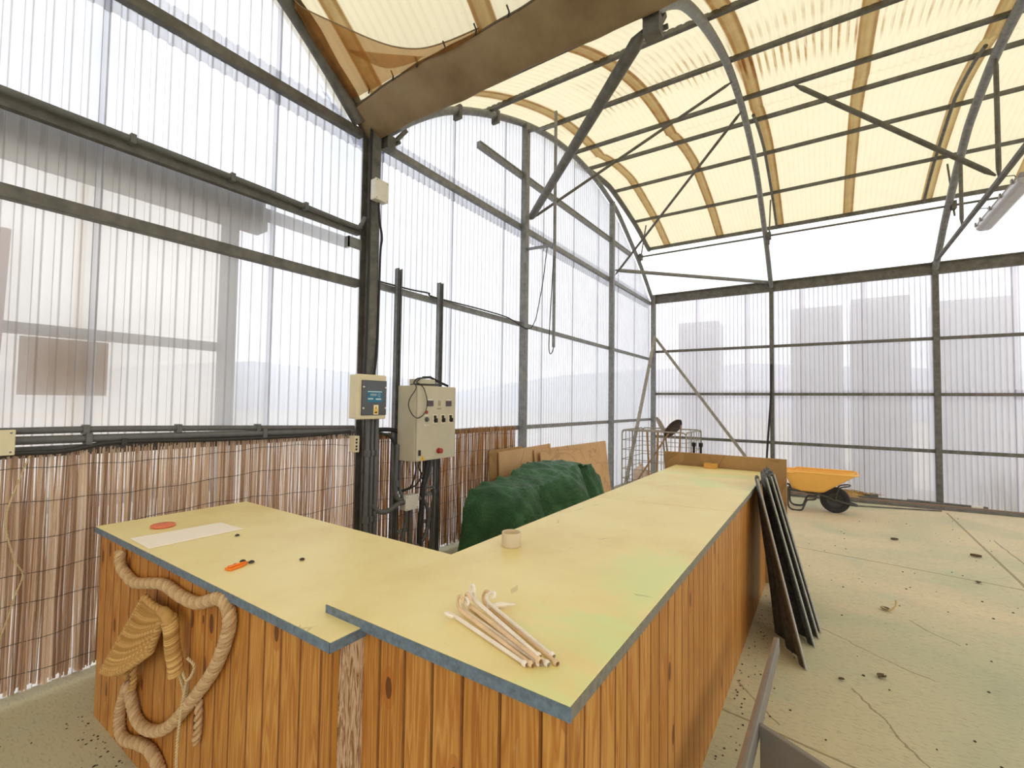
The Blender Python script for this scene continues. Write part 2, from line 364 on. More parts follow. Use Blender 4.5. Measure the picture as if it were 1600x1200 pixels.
def build(name, mb, mats, parent=None, smooth=False, bevel=0., solid=0., thick_off=0., autosm=True, sub=0):
    o = Vector((0, 0, 0)); p = parent
    while p is not None:
        o += OFF.get(p.name, Vector((0, 0, 0))); p = p.parent
    me = bpy.data.meshes.new(name)
    me.from_pydata([tuple(Vector(v)-o) for v in mb.v], [], mb.f); me.validate(); me.update()
    mats = mats if isinstance(mats, list) else [mats]
    for m in mats: me.materials.append(m)
    if len(me.polygons) == len(mb.r):
        at = me.attributes.new('rnd', 'FLOAT', 'FACE'); at.data.foreach_set('value', mb.r)
        me.polygons.foreach_set('material_index', mb.mi)
    if mb.d:
        at = me.attributes.new('dirt', 'FLOAT', 'POINT'); at.data.foreach_set('value', [mb.d.get(i, 0.) for i in range(len(me.vertices))])  # sheet dirt plus painted rib shading, one value per vertex
    if smooth: me.polygons.foreach_set('use_smooth', [True]*len(me.polygons))
    ob = bpy.data.objects.new(name, me); COL.objects.link(ob)
    if parent is not None: ob.parent = parent
    if smooth and autosm:
        try: me.set_sharp_from_angle(angle=math.radians(40))
        except Exception: pass
    if solid:
        m = ob.modifiers.new('solid', 'SOLIDIFY'); m.thickness = solid; m.offset = thick_off
    if bevel:
        m = ob.modifiers.new('bevel', 'BEVEL'); m.width = bevel; m.segments = 2; m.limit_method = 'ANGLE'
    if sub:
        m = ob.modifiers.new('sub', 'SUBSURF'); m.levels = sub; m.render_levels = sub
    return ob
def tag(o, label, cat, group=None, kind=None):
    if label: o['label'] = label
    if cat: o['category'] = cat
    if group: o['group'] = group
    if kind: o['kind'] = kind
    return o
def thing(name, loc, label, cat, group=None, kind=None):
    o = bpy.data.objects.new(name, None); COL.objects.link(o); o.location = loc; o.empty_display_size = .1
    OFF[o.name] = Vector(loc); return tag(o, label, cat, group, kind)
def copy_tree(o, label=None, loc=None, rot=None):
    c = o.copy(); COL.objects.link(c)
    if loc is not None: c.location = loc
    if rot is not None: c.rotation_euler = rot
    if label: c['label'] = label
    for ch in o.children:
        d = ch.copy(); COL.objects.link(d); d.parent = c
        for g in ch.children:
            e = g.copy(); COL.objects.link(e); e.parent = d
    return c
def cr(pts, n=6, closed=False):
    P = [Vector(p) for p in pts]; m = len(P); out = []
    for i in range(m if closed else m-1):
        p0 = P[(i-1) % m] if closed or i else P[0]; p1 = P[i]; p2 = P[(i+1) % m]; p3 = P[(i+2) % m] if closed or i < m-2 else P[-1]
        for k in range(n):
            t = k/n
            out.append(.5*((2*p1)+(p2-p0)*t+(2*p0-5*p1+4*p2-p3)*t*t+(3*p1-p0-3*p2+p3)*t**3))
    if not closed: out.append(P[-1])
    return out
def resample(pts, step):
    P = cr(pts, 12); out = [P[0]]; acc = 0
    for i in range(1, len(P)):
        seg = P[i]-P[i-1]; L = seg.length; d = step-acc
        while d <= L:
            out.append(P[i-1]+seg*(d/L)); d += step
        acc = (acc+L) % step
    return out
def interp(xs, ys, x):
    if x <= xs[0]: return ys[0]
    for i in range(1, len(xs)):
        if x <= xs[i]: return ys[i-1]+(ys[i]-ys[i-1])*(x-xs[i-1])/(xs[i]-xs[i-1])
    return ys[-1]
def fz(y): return 0. if y < 1 else -.0185*(y-1)          # the slab falls gently towards the rear wall

# ------------------------------------------------------------------ setting: floor, ground, walls, roof
ARC = [(2.72,3.87),(2.8,3.95),(3.18,4.29),(3.65,4.62),(4.3,4.93),(5.1,5.22),(5.7,5.37),(6.3,5.45),(6.9,5.47),(7.5,5.43),(8.2,5.3),(8.6,5.17),(9.4,4.77),(9.97,4.45),(10.5,4.08),(10.65,3.98)]
AY = [a for a, b in ARC]; AZ = [b for a, b in ARC]
_sm = cr([(0, a, b) for a, b in ARC], 4); SY = [p.y for p in _sm]; SZ = [p.z for p in _sm]
def arcz(y): return interp(SY, SZ, y)
def arcz2(y):                                            # both bays
    return arcz(y) if y >= YG else arcz(max(2*YG-y, AY[0]))
HY, HZ, HA = 6.95, 5.52, math.radians(17)
def vent(y, off=.08):
    dy, dz = y-HY, arcz(y)+off-HZ; c, s = math.cos(HA), math.sin(HA)
    return HY+dy*c-dz*s, HZ+dy*s+dz*c

fl = MB()
ys = [-6, 1, 4, 7, YB+.05]
for i in range(len(ys)-1):
    a, b = ys[i], ys[i+1]
    fl.hexa([(XA-.05,a,fz(a)-.15),(6.5,a,fz(a)-.15),(6.5,b,fz(b)-.15),(XA-.05,b,fz(b)-.15),(XA-.05,a,fz(a)),(6.5,a,fz(a)),(6.5,b,fz(b)),(XA-.05,b,fz(b))])
tag(build('floor', fl, M['floor']), 'worn green and tan painted concrete floor with cracks', 'floor', kind='structure')
g = MB(); g.box(-140, 140, -140, 140, -.6, -.34)
tag(build('ground', g, M['ground']), 'bare earth outside the translucent walls', 'ground', kind='structure')
kb = MB(); kb.hexa([(XA-.05,-3,-.01),(XA+.075,-3,-.01),(XA+.075,YB,fz(YB)-.01),(XA-.05,YB,fz(YB)-.01),(XA-.05,-3,.035),(XA+.075,-3,.035),(XA+.075,YB,fz(YB)+.035),(XA-.05,YB,fz(YB)+.035)])
tag(build('baseboard_left', kb, M['kerb']), 'low grey kerb along the foot of the left wall', 'kerb', kind='structure')

def trap(f):        # box rib profile, f in 0..1
    return 0. if f < .5 else ((f-.5)/.12 if f < .62 else (1. if f < .88 else (1-f)/.12))
PER = .0762
def sheets(mb, u0, u1, place, w0, w1, amp, style, cols=14, wn=None, dirt_u=.75, dirt_w=.8, seed=1, extra=None, lap=1.25, nlap=1, rib_shade=0., ph=None):
    """rows of overlapping corrugated sheets. place(u, w, h) -> point; w0/w1 functions of u (w along the sheet)"""
    rr = random.Random(seed); adv = (cols-nlap)*PER; u = u0 if ph is None else ph; k = 0
    samp = [0, .25, .5, .56, .62, .75, .88, .94] if style == 'rib' else [i/8 for i in range(8)]
    while u < u1-1e-6:
        ue = min(u+cols*PER, u1+PER*.5); us = []
        c = 0
        while True:
            done = False
            for s in samp:
                q = u+(c+s)*PER
                if q > ue+1e-6: done = True; break
                if q < u0-1e-6 or (style == 'rib' and q < u+.49*PER): continue
                us.append((q, trap(s) if style == 'rib' else .5+.5*math.sin(2*PI*s)))
            if done: break
            c += 1
        h0 = .004*(k % 2); side = rr.uniform(.5, 1.)
        ws = wn
        b0 = len(mb.v); nv = len(ws)
        for q, hh in us:
            a, b = w0(q), w1(q)
            for wf in ws:
                w = a+(b-a)*wf if not isinstance(wf, tuple) else (a+wf[0] if wf[1] == 0 else b-wf[0])
                w = max(min(w, max(a, b)), min(a, b))
                mb.v.append(tuple(place(q, w, h0+hh*amp)))
                e = min(q-u, ue-q); du = dirt_u*side*(1 if style == 'rib' or e < .3*PER or e > (lap-.5)*PER else .6) if e < PER*(.8 if style == 'rib' else lap) else 0
                ew = min(abs(w-a), abs(b-w)); dw = dirt_w*max(0, 1-ew/.15) if dirt_w else 0
                if ew < .16 and dirt_w: dw *= rr.uniform(.4, 1.2)
                dd = max(du, dw)
                if rib_shade: dd = max(dd, rib_shade*(1 if .05 < hh < .999 and style == 'rib' else (max(0, (hh-.72)/.28) if style != 'rib' else 0)))  # rib sides and wave crests darkened: refraction shading painted into the colour
                if extra: dd = max(dd, extra(q, w, hh))
                mb.d[len(mb.v)-1] = min(dd, 1.)
        for i in range(len(us)-1):
            for j in range(nv-1):
                a = b0+i*nv+j; mb.f.append((a, a+nv, a+nv+1, a+1)); mb.r.append(.5); mb.mi.append(0)
        u += adv; k += 1
    return mb
WN = [0., (.03, 0), (.08, 0), (.16, 0), .3, .5, .7, (.16, 1), (.08, 1), (.03, 1), 1.]
wa = MB()
pa = lambda u, w, h: (XA-.035-h, u, w)
sheets(wa, -3.2, YB, pa, lambda u: -.28, lambda u: min(3.97, arcz2(u)), .016, 'rib', wn=WN, seed=3, dirt_u=.22, dirt_w=.3, rib_shade=.7)
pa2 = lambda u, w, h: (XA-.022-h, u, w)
sheets(wa, -3.2, YB-.2, pa2, lambda u: min(3.70, arcz2(u)-.02), lambda u: arcz2(u)+.02, .016, 'rib', wn=WN, seed=4, dirt_u=.22, dirt_w=.35, rib_shade=.7)
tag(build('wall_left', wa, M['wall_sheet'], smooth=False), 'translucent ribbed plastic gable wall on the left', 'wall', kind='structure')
wb = MB()
pb = lambda u, w, h: (u, YB+.03+h, w)
sheets(wb, XA-.02, 6., pb, lambda u: -.26, lambda u: 1.80, .018, 'sine', wn=WN, seed=5, dirt_u=.14, dirt_w=.12, rib_shade=.75)
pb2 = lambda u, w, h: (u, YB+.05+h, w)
sheets(wb, XA-.02, 6., pb2, lambda u: 1.64, lambda u: 4.02, .018, 'sine', wn=WN, seed=6, dirt_u=.14, dirt_w=.12, rib_shade=.75)
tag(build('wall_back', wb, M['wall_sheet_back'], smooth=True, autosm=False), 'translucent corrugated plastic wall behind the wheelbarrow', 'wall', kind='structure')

def arcpath(y0, y1, n, fn):
    return [fn(y0+(y1-y0)*i/n) for i in range(n+1)]
def roof(name, path, x0, x1, label, seed, streak=None, flip=1):
    """corrugated sheets bent along a path in the y-z plane"""
    n = len(path)-1; mb = MB()
    def place(u, w, h):
        i = min(int(w*n), n-1); f = w*n-i; a, b = path[i], path[i+1]
        dy, dz = b[0]-a[0], b[1]-a[1]; L = math.hypot(dy, dz); nz = (-dz/L*flip, dy/L*flip)
        return (u, a[0]+dy*f+nz[0]*h, a[1]+dz*f+nz[1]*h)
    rr = random.Random(seed); st = {}
    def extra(u, w, hh):
        if not streak or hh > .35: return 0
        k = round(u/PER)
        if k not in st: st[k] = [(c+rr.uniform(-.01, .01), rr.uniform(.15, 1.)**.9*(a*1.3)) for c, a in streak(u)]
        return max([a*max(0, 1-abs(w-c)/.07) for c, a in st[k]] + [0])
    sheets(mb, x0, x1, place, lambda u: 0., lambda u: 1., .018, 'sine', cols=17, nlap=2, lap=2.05, ph=-3.0-.076-15*PER, rib_shade=.2, wn=[i/n for i in range(n+1)], dirt_u=.75, dirt_w=0, seed=seed, extra=extra)
    return tag(build(name, mb, M['roof_sheet'], smooth=True, autosm=False), label, 'roof', kind='structure')
fixed = arcpath(2.74, 6.98, 30, lambda y: (y, arcz(y)+.075))
def streaks(u):
    if u < -2.4: return [(.74, .35)]
    if u < X2: return [(.70, .8), (.62, .6), (.5, .35)]
    if u < .3: return [(.78, 1.), (.72, 1.), (.58, .5)]
    return [(.66, .8), (.78, .6), (.45, 1.2), (.40, 1.)]
RX0 = XA-.135
roof('ceiling', fixed, RX0, 6., 'yellowed corrugated roof sheets of the right bay next to the gutter', 11, streaks)
left = [(2*YG-y, z) for y, z in arcpath(2.74, 10.6, 44, lambda y: (y, arcz(y)+.075))]
roof('ceiling', left, RX0, 6., 'yellowed corrugated roof sheets of the left bay above the net', 12, None, -1)
VP = arcpath(7.0, 10.65, 26, lambda y: vent(y))
rv = thing('roof_vent', (XA, HY, HZ), 'hinged roof section of yellowed sheets standing open above the back wall', 'roof vent', kind='structure')
def roofpart():
    mb = MB(); n = len(VP)-1
    def place(u, w, h):
        i = min(int(w*n), n-1); f = w*n-i; a, b = VP[i], VP[i+1]
        dy, dz = b[0]-a[0], b[1]-a[1]; L = math.hypot(dy, dz)
        return (u, a[0]+dy*f-dz/L*h, a[1]+dz*f+dy/L*h)
    sheets(mb, RX0, 6., place, lambda u: 0., lambda u: 1., .018, 'sine', cols=17, nlap=2, lap=2.05, ph=-3.0-.076-15*PER, rib_shade=.2, wn=[i/n for i in range(n+1)], dirt_u=.75, dirt_w=0, seed=13)
    build('vent_sheets', mb, M['roof_sheet'], rv, smooth=True, autosm=False)
    for y in (7.38, 8.62, 9.70):
        a, b = vent(y, .045); m = MB(); m.bar((XA-.12, a, b), (6, a, b), .045, .05); build('vent_purlin', m, M['steel_dark'], rv)
    a, b = vent(10.62, .05); m = MB(); m.bar((XA-.12, a, b), (6, a, b), .04, .07); build('vent_edge_rail', m, M['steel_dark'], rv)
    m = MB(); m.tube([(XA-.10, *vent(7+(3.66)*i/18, .05)) for i in range(19)], .05, 8); build('vent_end_strip', m, M['steel_dark'], rv, smooth=True)
    for x in (X2+.10, X3-.12):
        m = MB(); m.tube([(x, *vent(7.0+3.6*i/18, .01)) for i in range(19)], .022, 8); build('vent_rib', m, M['steel_dark'], rv, smooth=True)
roofpart()

# ------------------------------------------------------------------ steel frame (part of the building)
def S(name, mb, mat, label, cat, smooth=False, group=None, bevel=0.):
    return tag(build(name, mb, M[mat], smooth=smooth, bevel=bevel), label, cat, group, 'structure')
def arch(name, x, label, r=.042):
    t = thing(name, (x, YG, 3.9), label, 'arch', kind='structure')
    m = MB(); m.tube([(x, p.y, p.z) for p in _sm] + [(x, YB-.07, 3.92)], r, 10); build('arch_tube', m, M['steel'], t, smooth=True)
    return t
ga = arch('gable_arch', XA+.045, 'curved grey steel tube arch against the left gable wall')
for y in (3.75, 4.45):
    m = MB(); m.box(XA+.0, XA+.10, y-.02, y+.02, arcz(y)-.10, arcz(y)+.05); build('clamp', m, M['steel_dark'], ga)
a2 = arch('roof_arch', X2, 'curved grey steel tube arch from gutter to back wall, middle one')
a3 = arch('roof_arch', X3, 'curved grey steel tube arch with tie bar at the right', .05)
m = MB(); m.tube([(X3, YB-.08, 4.03), (X3, 2.75, 4.03)], .032, 8); build('tie_bar', m, M['steel_dark'], a3, smooth=True)
for ya, yb_ in ((7.2, 7.2), (8.86, 8.86), (5.2, 5.2)):
    m = MB(); m.tube([(X3, ya, 4.06), (X3, ya, 4.16), (X3, yb_, arcz(yb_)-.12), (X3, yb_, arcz(yb_)-.02)], [.008, .024, .024, .01], 8); build('web_strut', m, M['steel_dark'], a3, smooth=True)
# left-bay arch at the gable
lb = thing('gable_arch', (XA+.05, YG, 3.9), 'dark cloth wrapped arch of the left bay on the gable', 'arch', kind='structure')
m = MB(); m.tube([(XA+.05, 2*YG-p.y, p.z) for p in _sm], .055, 10); build('arch_tube', m, M['steel_dark'], lb, smooth=True)
m = MB(); m.grid(lambda u, v: (XA+.02+.16*v, 2*YG-interp([0, 1], [2.78, 6.], u), arcz(2.78+3.22*u)+.015+.04*math.sin(v*PI)+.012*math.sin(u*60)*v), 40, 6)
build('arch_wrap', m, M['gutter_cloth'], lb, smooth=True)
# posts on the gable
def ipost(name, x, y, z0, z1, w, d, mat, label):
    m = MB(); t = .012
    m.box(x-d/2, x-d/2+t, y-w/2, y+w/2, z0, z1); m.box(x+d/2-t, x+d/2, y-w/2, y+w/2, z0, z1); m.box(x-d/2+t, x+d/2-t, y-.006, y+.006, z0, z1)
    return S(name, m, mat, label, 'post')
ipost('steel_post', XA+.06, YG+.01, fz(2.6), 3.85, .115, .11, 'steel_dark', 'thick dark steel post under the gutter carrying the breaker box')
def boxpost(x, y, z0, z1, w, label, mat='steel'):
    m = MB(); m.box(x-w/2, x+w/2, y-w/2, y+w/2, z0, z1); return S('steel_post', m, mat, label, 'post', bevel=.006)
boxpost(XA+.06, 5.13, fz(5.1), arcz(5.13), .085, 'grey steel gable post behind the green tarpaulin')
boxpost(XA+.06, 8.19, fz(8.2), arcz(8.19), .085, 'grey steel gable post beside the wire cage')
boxpost(XA+.06, YB-.06, fz(YB), 4.03, .10, 'grey steel corner post where the two walls meet')
boxpost(X2, YB-.05, fz(YB), 4.0, .075, 'slim grey post on the back wall behind the chipboard panel', 'steel_dark')
boxpost(X3, YB-.05, fz(YB), 4.05, .085, 'grey post on the back wall right of the wheelbarrow', 'steel_dark')
boxpost(4.15, YB-.05, fz(YB), 4.0, .08, 'grey post on the back wall outside the right edge', 'steel_dark')
# gable purlins
def purlin_a(y0, y1, z0, z1, w, h, mat, label, x=XA+.0):
    m = MB(); m.bar((x, y0, z0), (x, y1, z1), w, h); return S('purlin', m, mat, label, 'purlin', bevel=.004)
purlin_a(-3.2, YG-.06, 1.23, 1.20, .05, .055, 'steel_dark', 'lowest wall rail of the left bay behind the grey conduits')
purlin_a(YG+.1, YB-.1, 1.17, 1.13, .05, .055, 'steel', 'lowest wall rail behind the tall control cabinet')
purlin_a(-3.2, YG-.06, 2.50, 2.50, .06, .07, 'steel_dark', 'second wall rail of the left bay under the dark pipe')
purlin_a(YG+.1, YB-.1, 2.53, 2.52, .05, .055, 'steel', 'second wall rail of the right bay at mid height')
purlin_a(-3.2, YG-.06, 2.93, 2.95, .05, .06, 'steel_dark', 'dark wall rail of the left bay carrying a conduit')
purlin_a(-3.2, YG-.06, 3.80, 3.82, .06, .075, 'steel_dark', 'top wall rail of the left bay below the net')
purlin_a(YG+.1, YB-.1, 3.83, 3.83, .05, .07, 'steel', 'top wall rail of the right bay ending at the corner')
pa_ = MB(); pa_.bar((XA+.02, 4.16, 4.50), (XA+.02, 9.27, 4.60), .05, .075)
for s in (-1, 1): pa_.bar((XA+.045, 4.16, 4.50+s*.03), (XA+.045, 9.27, 4.60+s*.03), .012, .018)
S('purlin', pa_, 'steel', 'loose ended dark rail high on the gable wall', 'purlin')
# back wall rails and beam
def rail_b(z, h, mat, label, y=YB-.005):
    m = MB(); m.bar((XA+.05, y, z), (6., y, z), .05, h); return S('purlin', m, mat, label, 'purlin')
m = MB(); m.bar((XA+.05, YB-.02, 3.93), (6, YB-.02, 3.93), .08, .20); m.bar((XA+.05, YB-.07, 4.02), (6, YB-.07, 4.02), .06, .02)
S('eaves_beam', m, 'steel_dark', 'deep dark beam along the top of the back wall', 'beam')
rail_b(2.70, .055, 'steel_dark', 'highest of the three rails on the back wall')
rail_b(1.72, .055, 'steel_dark', 'middle of the three rails on the back wall')
rail_b(.735, .06, 'steel_dark', 'lowest of the three rails on the back wall')
# fixed roof purlins
for y, l in ((3.42, 'roof purlin closest to the brown gutter'), (4.32, 'second roof purlin from the brown gutter'), (5.58, 'third roof purlin from the brown gutter'), (6.6, 'fourth roof purlin from the brown gutter')):
    m = MB(); m.bar((XA-.05, y, arcz(y)+.052), (6, y, arcz(y)+.052), .05, .045); S('purlin', m, 'steel_dark', l + ' under yellow sheets', 'purlin')
for y in (1.78, .98, -.05, -1.15, -2.3, -3.4, -4.5):
    m = MB(); m.bar((XA-.05, y, arcz2(y)+.05), (6, y, arcz2(y)+.05), .05, .04); S('purlin', m, 'steel_dark', None, 'purlin')
for x in (X2, X3, 4.15):
    m = MB(); m.tube([(x, 2*YG-p.y, p.z) for p in _sm], .042, 8); S('roof_arch', m, 'steel', None, 'arch', True)
m = MB(); m.tube([(4.15, p.y, p.z) for p in _sm], .042, 8); S('roof_arch', m, 'steel', None, 'arch', True)
m = MB(); m.tube([(XA+.05, 9.65, 4.63), (6, 9.65, 4.63)], .018, 8)
tag(build('vent_shaft', m, M['steel_dark'], smooth=True), 'thin steel shaft running just below the open roof edge', 'shaft', kind='structure')
for x, l in ((XA+.12, 'curved vent opening arm beside the gable'), (X2+.06, 'curved vent opening arm beside the middle arch'), (X3+.06, 'curved vent opening arm beside the tied arch')):
    y1, z1 = vent(9.85, .02); m = MB()
    m.tube(cr([(x, 9.60, 4.45), (x, 9.68, 4.63), (x, 9.80, 4.95), (x, y1, z1)], 6), .014, 6); m.box(x-.03, x+.03, 9.60, 9.72, 4.57, 4.69)
    tag(build('vent_arm', m, M['steel_dark'], smooth=True), l, 'arm', kind='structure')
# braces
def brace(pts, r, label, mat='steel', flat=True):
    m = MB(); P = [Vector(p) for p in pts]
    if flat:
        d = (P[-1]-P[0]).normalized(); P = [P[0], P[0]+d*.10, P[-1]-d*.10, P[-1]]; m.tube(P, [r*.35, r, r, r*.35], 10)
    else: m.tube(P, r, 10)
    return S('diagonal_brace', m, mat, label, 'brace', True)
brace([(XA+.13, 5.15, 3.93), (X2-.05, 2.78, 3.83)], .046, 'thick tube brace running from gable post up to the gutter', 'steel_dark')
brace([(XA+.12, 5.2, 3.95), (X2, 5.95, arcz(5.95)-.03)], .018, 'thin rod from gable post to the middle of the roof arch', 'steel_dark')
brace([(XA+.12, 8.2, 3.90), (X2, 6.72, arcz(6.72)-.03)], .02, 'thin rod crossing the open vent gap near the corner', 'steel_dark')
brace([(XA+.12, 8.2, 3.99), (X2, YB-.1, 4.0)], .034, 'level grey tube across the corner below the vent opening', 'steel')
brace([(-.256, 6.55, 5.46), (X3-.03, 7.17, 4.08)], .03, 'tube brace from a roof purlin down to the tie bar', 'steel_dark')
def flatbar(p, q, label):
    m = MB(); m.bar(p, q, .055, .055); S('diagonal_brace', m, 'steel_pale', label, 'brace')
flatbar((-3.24, YB-.13, 3.05), (-1.30, YB-.13, .36), 'sloping pale strut on the back wall beside the corner')
flatbar((XA+.14, YB-.2, 3.03), (XA+.14, 8.70, fz(8.7)+.0), 'sloping pale strut on the gable wall beside the corner')

# ------------------------------------------------------------------ gutter wrap and shading net
gw = thing('gutter', (XA, YG, 3.85), 'brown cloth wrapped roof gutter running overhead between the two bays', 'gutter', kind='structure')
sec = [(2.372,3.998),(2.388,3.975),(2.44,3.94),(2.52,3.895),(2.60,3.855),(2.66,3.84),(2.70,3.86),(2.74,3.91),(2.80,3.99),(2.84,4.06)]
ss = cr([(0, a, b) for a, b in sec], 3); m = MB()
def gwf(u, v):
    x = XA+.0+9.3*u*u if False else XA+.01+9.3*u; p = ss[min(int(round(v*(len(ss)-1))), len(ss)-1)]
    k = math.exp(-(x-XA)/.25); sag = -.05*k
    return (x+.006*math.sin(v*9), p.y+.005*math.sin(x*6+v*4)+(2.6-p.y)*.25*k, p.z+sag+.006*math.sin(x*4.3+v*3)+.004*math.sin(x*17))
m.grid(gwf, 160, len(ss)-1); build('gutter_cloth', m, M['gutter_cloth'], gw, smooth=True, solid=.006)
m = MB(); m.tube([gwf(i/160, 0) for i in range(161)], .009, 6); build('hem', m, M['outer_steel'], gw, smooth=True)
m = MB(); m.box(XA+.02, 6, 2.45, 2.75, 3.98, 3.99); m.box(XA+.02, 6, 2.41, 2.42, 3.99, 4.00); m.box(XA+.02, 6, 2.78, 2.79, 3.99, 4.05); m.box(XA+.02, 6, 2.42, 2.78, 3.985, 3.995)
build('gutter_channel', m, M['steel'], gw)
for i in range(9):
    x = XA+.35+i*.27+random.uniform(-.05, .05); m = MB(); m.tube([(x, 2.345, 4.04), (x+.01, 2.36, 4.0), (x-.008, 2.366, 3.975)], .006, 5); build('hook', m, M['black'], gw)
for x, l in ((XA+.11, 'bracket at the gable'), (X2+.02, 'bracket at the middle arch')):
    m = MB(); m.box(x-.05, x+.05, 2.70, 2.79, 3.74, 3.86); m.bar((x, 2.74, 3.75), (x, 2.95, 4.02), .05, .03); m.tube([(x-.07, 2.82, 3.83), (x+.07, 2.82, 3.83)], .016, 8); build('arch_bracket', m, M['steel_dark'], gw)
NE = cr([(-3.20,1.82,4.43),(-3.14,1.87,4.37),(-2.95,2.02,4.27),(-2.75,2.157,4.165),(-2.6,2.27,4.115),(-2.4,2.33,4.06),(-2.17,2.355,4.03),(-1.9,2.366,4.012)], 8)
NB = cr([(-3.23,1.84,4.42),(-3.26,2.10,4.22),(-3.25,2.33,4.02),(-3.05,2.368,4.0),(-2.8,2.368,4.0),(-2.5,2.368,4.0),(-2.2,2.368,4.0),(-1.88,2.368,4.002)], 8)
def netf(u, v):          # v 0 on the gutter / gable side, 1 on the free sagging edge
    i = min(int(u*(len(NE)-1)), len(NE)-2); f = u*(len(NE)-1)-i
    p = NB[i].lerp(NB[i+1], f).lerp(NE[i].lerp(NE[i+1], f), v); w = v*(1-v)*4
    return p+Vector((.01*math.sin(u*31)*w, 0, -.035*w+.012*math.sin(u*24+v*7)*w))
m = MB(); m.grid(netf, 60, 12)
nt = tag(build('shading_net', m, M['net'], smooth=True, autosm=False), 'sagging brown see-through net hung in the gutter corner at top', 'net')
m = MB(); m.tube([netf(i/56, 1.) for i in range(57)], .005, 5); build('net_hem', m, M['gutter_cloth'], nt)
FA = cr([(-2.98,2.14,4.165),(-2.72,2.26,4.10),(-2.38,2.362,4.0)], 8); FB = cr([(-2.98,2.15,4.15),(-2.74,2.30,4.02),(-2.46,2.362,3.998)], 8)
m = MB(); m.grid(lambda u, v: FA[int(round(u*16))].lerp(FB[int(round(u*16))], v)+Vector((0, -.015, .01*math.sin(v*PI))), 16, 4); build('net_fold', m, M['net'], nt, smooth=True, autosm=False)

# ------------------------------------------------------------------ outside, seen through the sheets
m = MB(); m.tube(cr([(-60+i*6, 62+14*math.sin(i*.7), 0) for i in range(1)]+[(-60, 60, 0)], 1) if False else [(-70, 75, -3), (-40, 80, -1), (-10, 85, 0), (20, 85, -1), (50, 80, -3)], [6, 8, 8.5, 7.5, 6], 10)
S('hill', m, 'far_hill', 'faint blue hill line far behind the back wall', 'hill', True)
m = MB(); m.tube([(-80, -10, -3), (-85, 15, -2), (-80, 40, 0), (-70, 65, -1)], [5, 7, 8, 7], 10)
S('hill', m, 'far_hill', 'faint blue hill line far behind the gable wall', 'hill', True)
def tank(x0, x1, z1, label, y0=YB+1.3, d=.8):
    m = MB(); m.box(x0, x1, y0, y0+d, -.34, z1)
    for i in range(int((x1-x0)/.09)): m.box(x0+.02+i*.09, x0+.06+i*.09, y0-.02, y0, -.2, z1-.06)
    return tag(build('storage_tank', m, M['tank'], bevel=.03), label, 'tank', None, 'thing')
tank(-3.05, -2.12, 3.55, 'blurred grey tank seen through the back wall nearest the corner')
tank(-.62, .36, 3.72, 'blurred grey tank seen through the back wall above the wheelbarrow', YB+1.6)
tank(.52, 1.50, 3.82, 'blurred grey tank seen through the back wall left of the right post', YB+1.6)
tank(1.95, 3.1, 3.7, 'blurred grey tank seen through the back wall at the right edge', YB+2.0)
XS = -3.55
sw = thing('shed', (XS, .5, -.34), 'cream shed outside with dark eaves seen through the left wall', 'shed')
m = MB(); sheets(m, -3.2, 1.62, lambda u, w, h: (XS-.09-h, u, w), lambda u: -.34, lambda u: 2.9, .014, 'rib', wn=WN, seed=9, dirt_u=.3, dirt_w=.2); build('shed_wall', m, M['shed_sheet'], sw)
m = MB(); m.box(XS-.06, XS+.03, 1.56, 1.645, -.34, 2.78); build('shed_post', m, M['outer_steel'], sw)
m = MB(); m.box(XS-.04, XS+.02, -3, 1.56, 1.826, 1.886); build('shed_rail', m, M['outer_steel'], sw)
m = MB(); m.box(XS-.04, XS+.02, -3, 1.56, .852, .93); build('shed_rail', m, M['outer_steel'], sw)
m = MB(); m.box(XS-.07, XS+.08, -3, 1.82, 2.755, 2.85); m.box(XS-.07, XS+.12, -3, 1.78, 2.85, 2.96); build('shed_eaves', m, M['outer_steel'], sw)
m = MB(); m.box(XS-.06, XS+.02, 1.82, 2.62, 2.88, 2.955); build('shed_eaves_bracket', m, M['outer_steel'], sw)
m = MB(); m.box(XS+.0, XS+.05, .568, .927, 1.50, 1.812); build('shed_board', m, M['outer_board'], sw)
m = MB(); m.tube([(XA-.14, .46, 1.25), (XA-.13, .485, 2.35)], .022, 8); tag(build('rusty_pipe', m, M['outer_rust'], smooth=True), 'blurred rust coloured pipe outside at the far left edge', 'pipe')
def weeds(x, label, n, h, seed):
    rr = random.Random(seed); m = MB()
    for i in range(n):
        bx = x+rr.uniform(-.22, .22); by = YB+.2+rr.uniform(0, .15); a = rr.uniform(-.5, .5); hh = h*rr.uniform(.5, 1.1)
        m.tube(cr([(bx, by, -.34), (bx+a*.3*hh, by, hh*.55-.2), (bx+a*hh, by+.02, hh*.85-.2), (bx+a*1.5*hh, by+.02, hh*.8-.2)], 3), [.006]*9+[.004], 4)
    return tag(build('dry_weed', m, M['dry_grass']), label, 'weed')
weeds(2.42, 'tangle of dry weeds outside the back wall at right', 22, .75, 2)
weeds(.42, 'small dry weed stem outside above the wheelbarrow', 7, .95, 3)
weeds(-1.9, 'dry weed stem outside behind the sloping strut', 6, .85, 5)

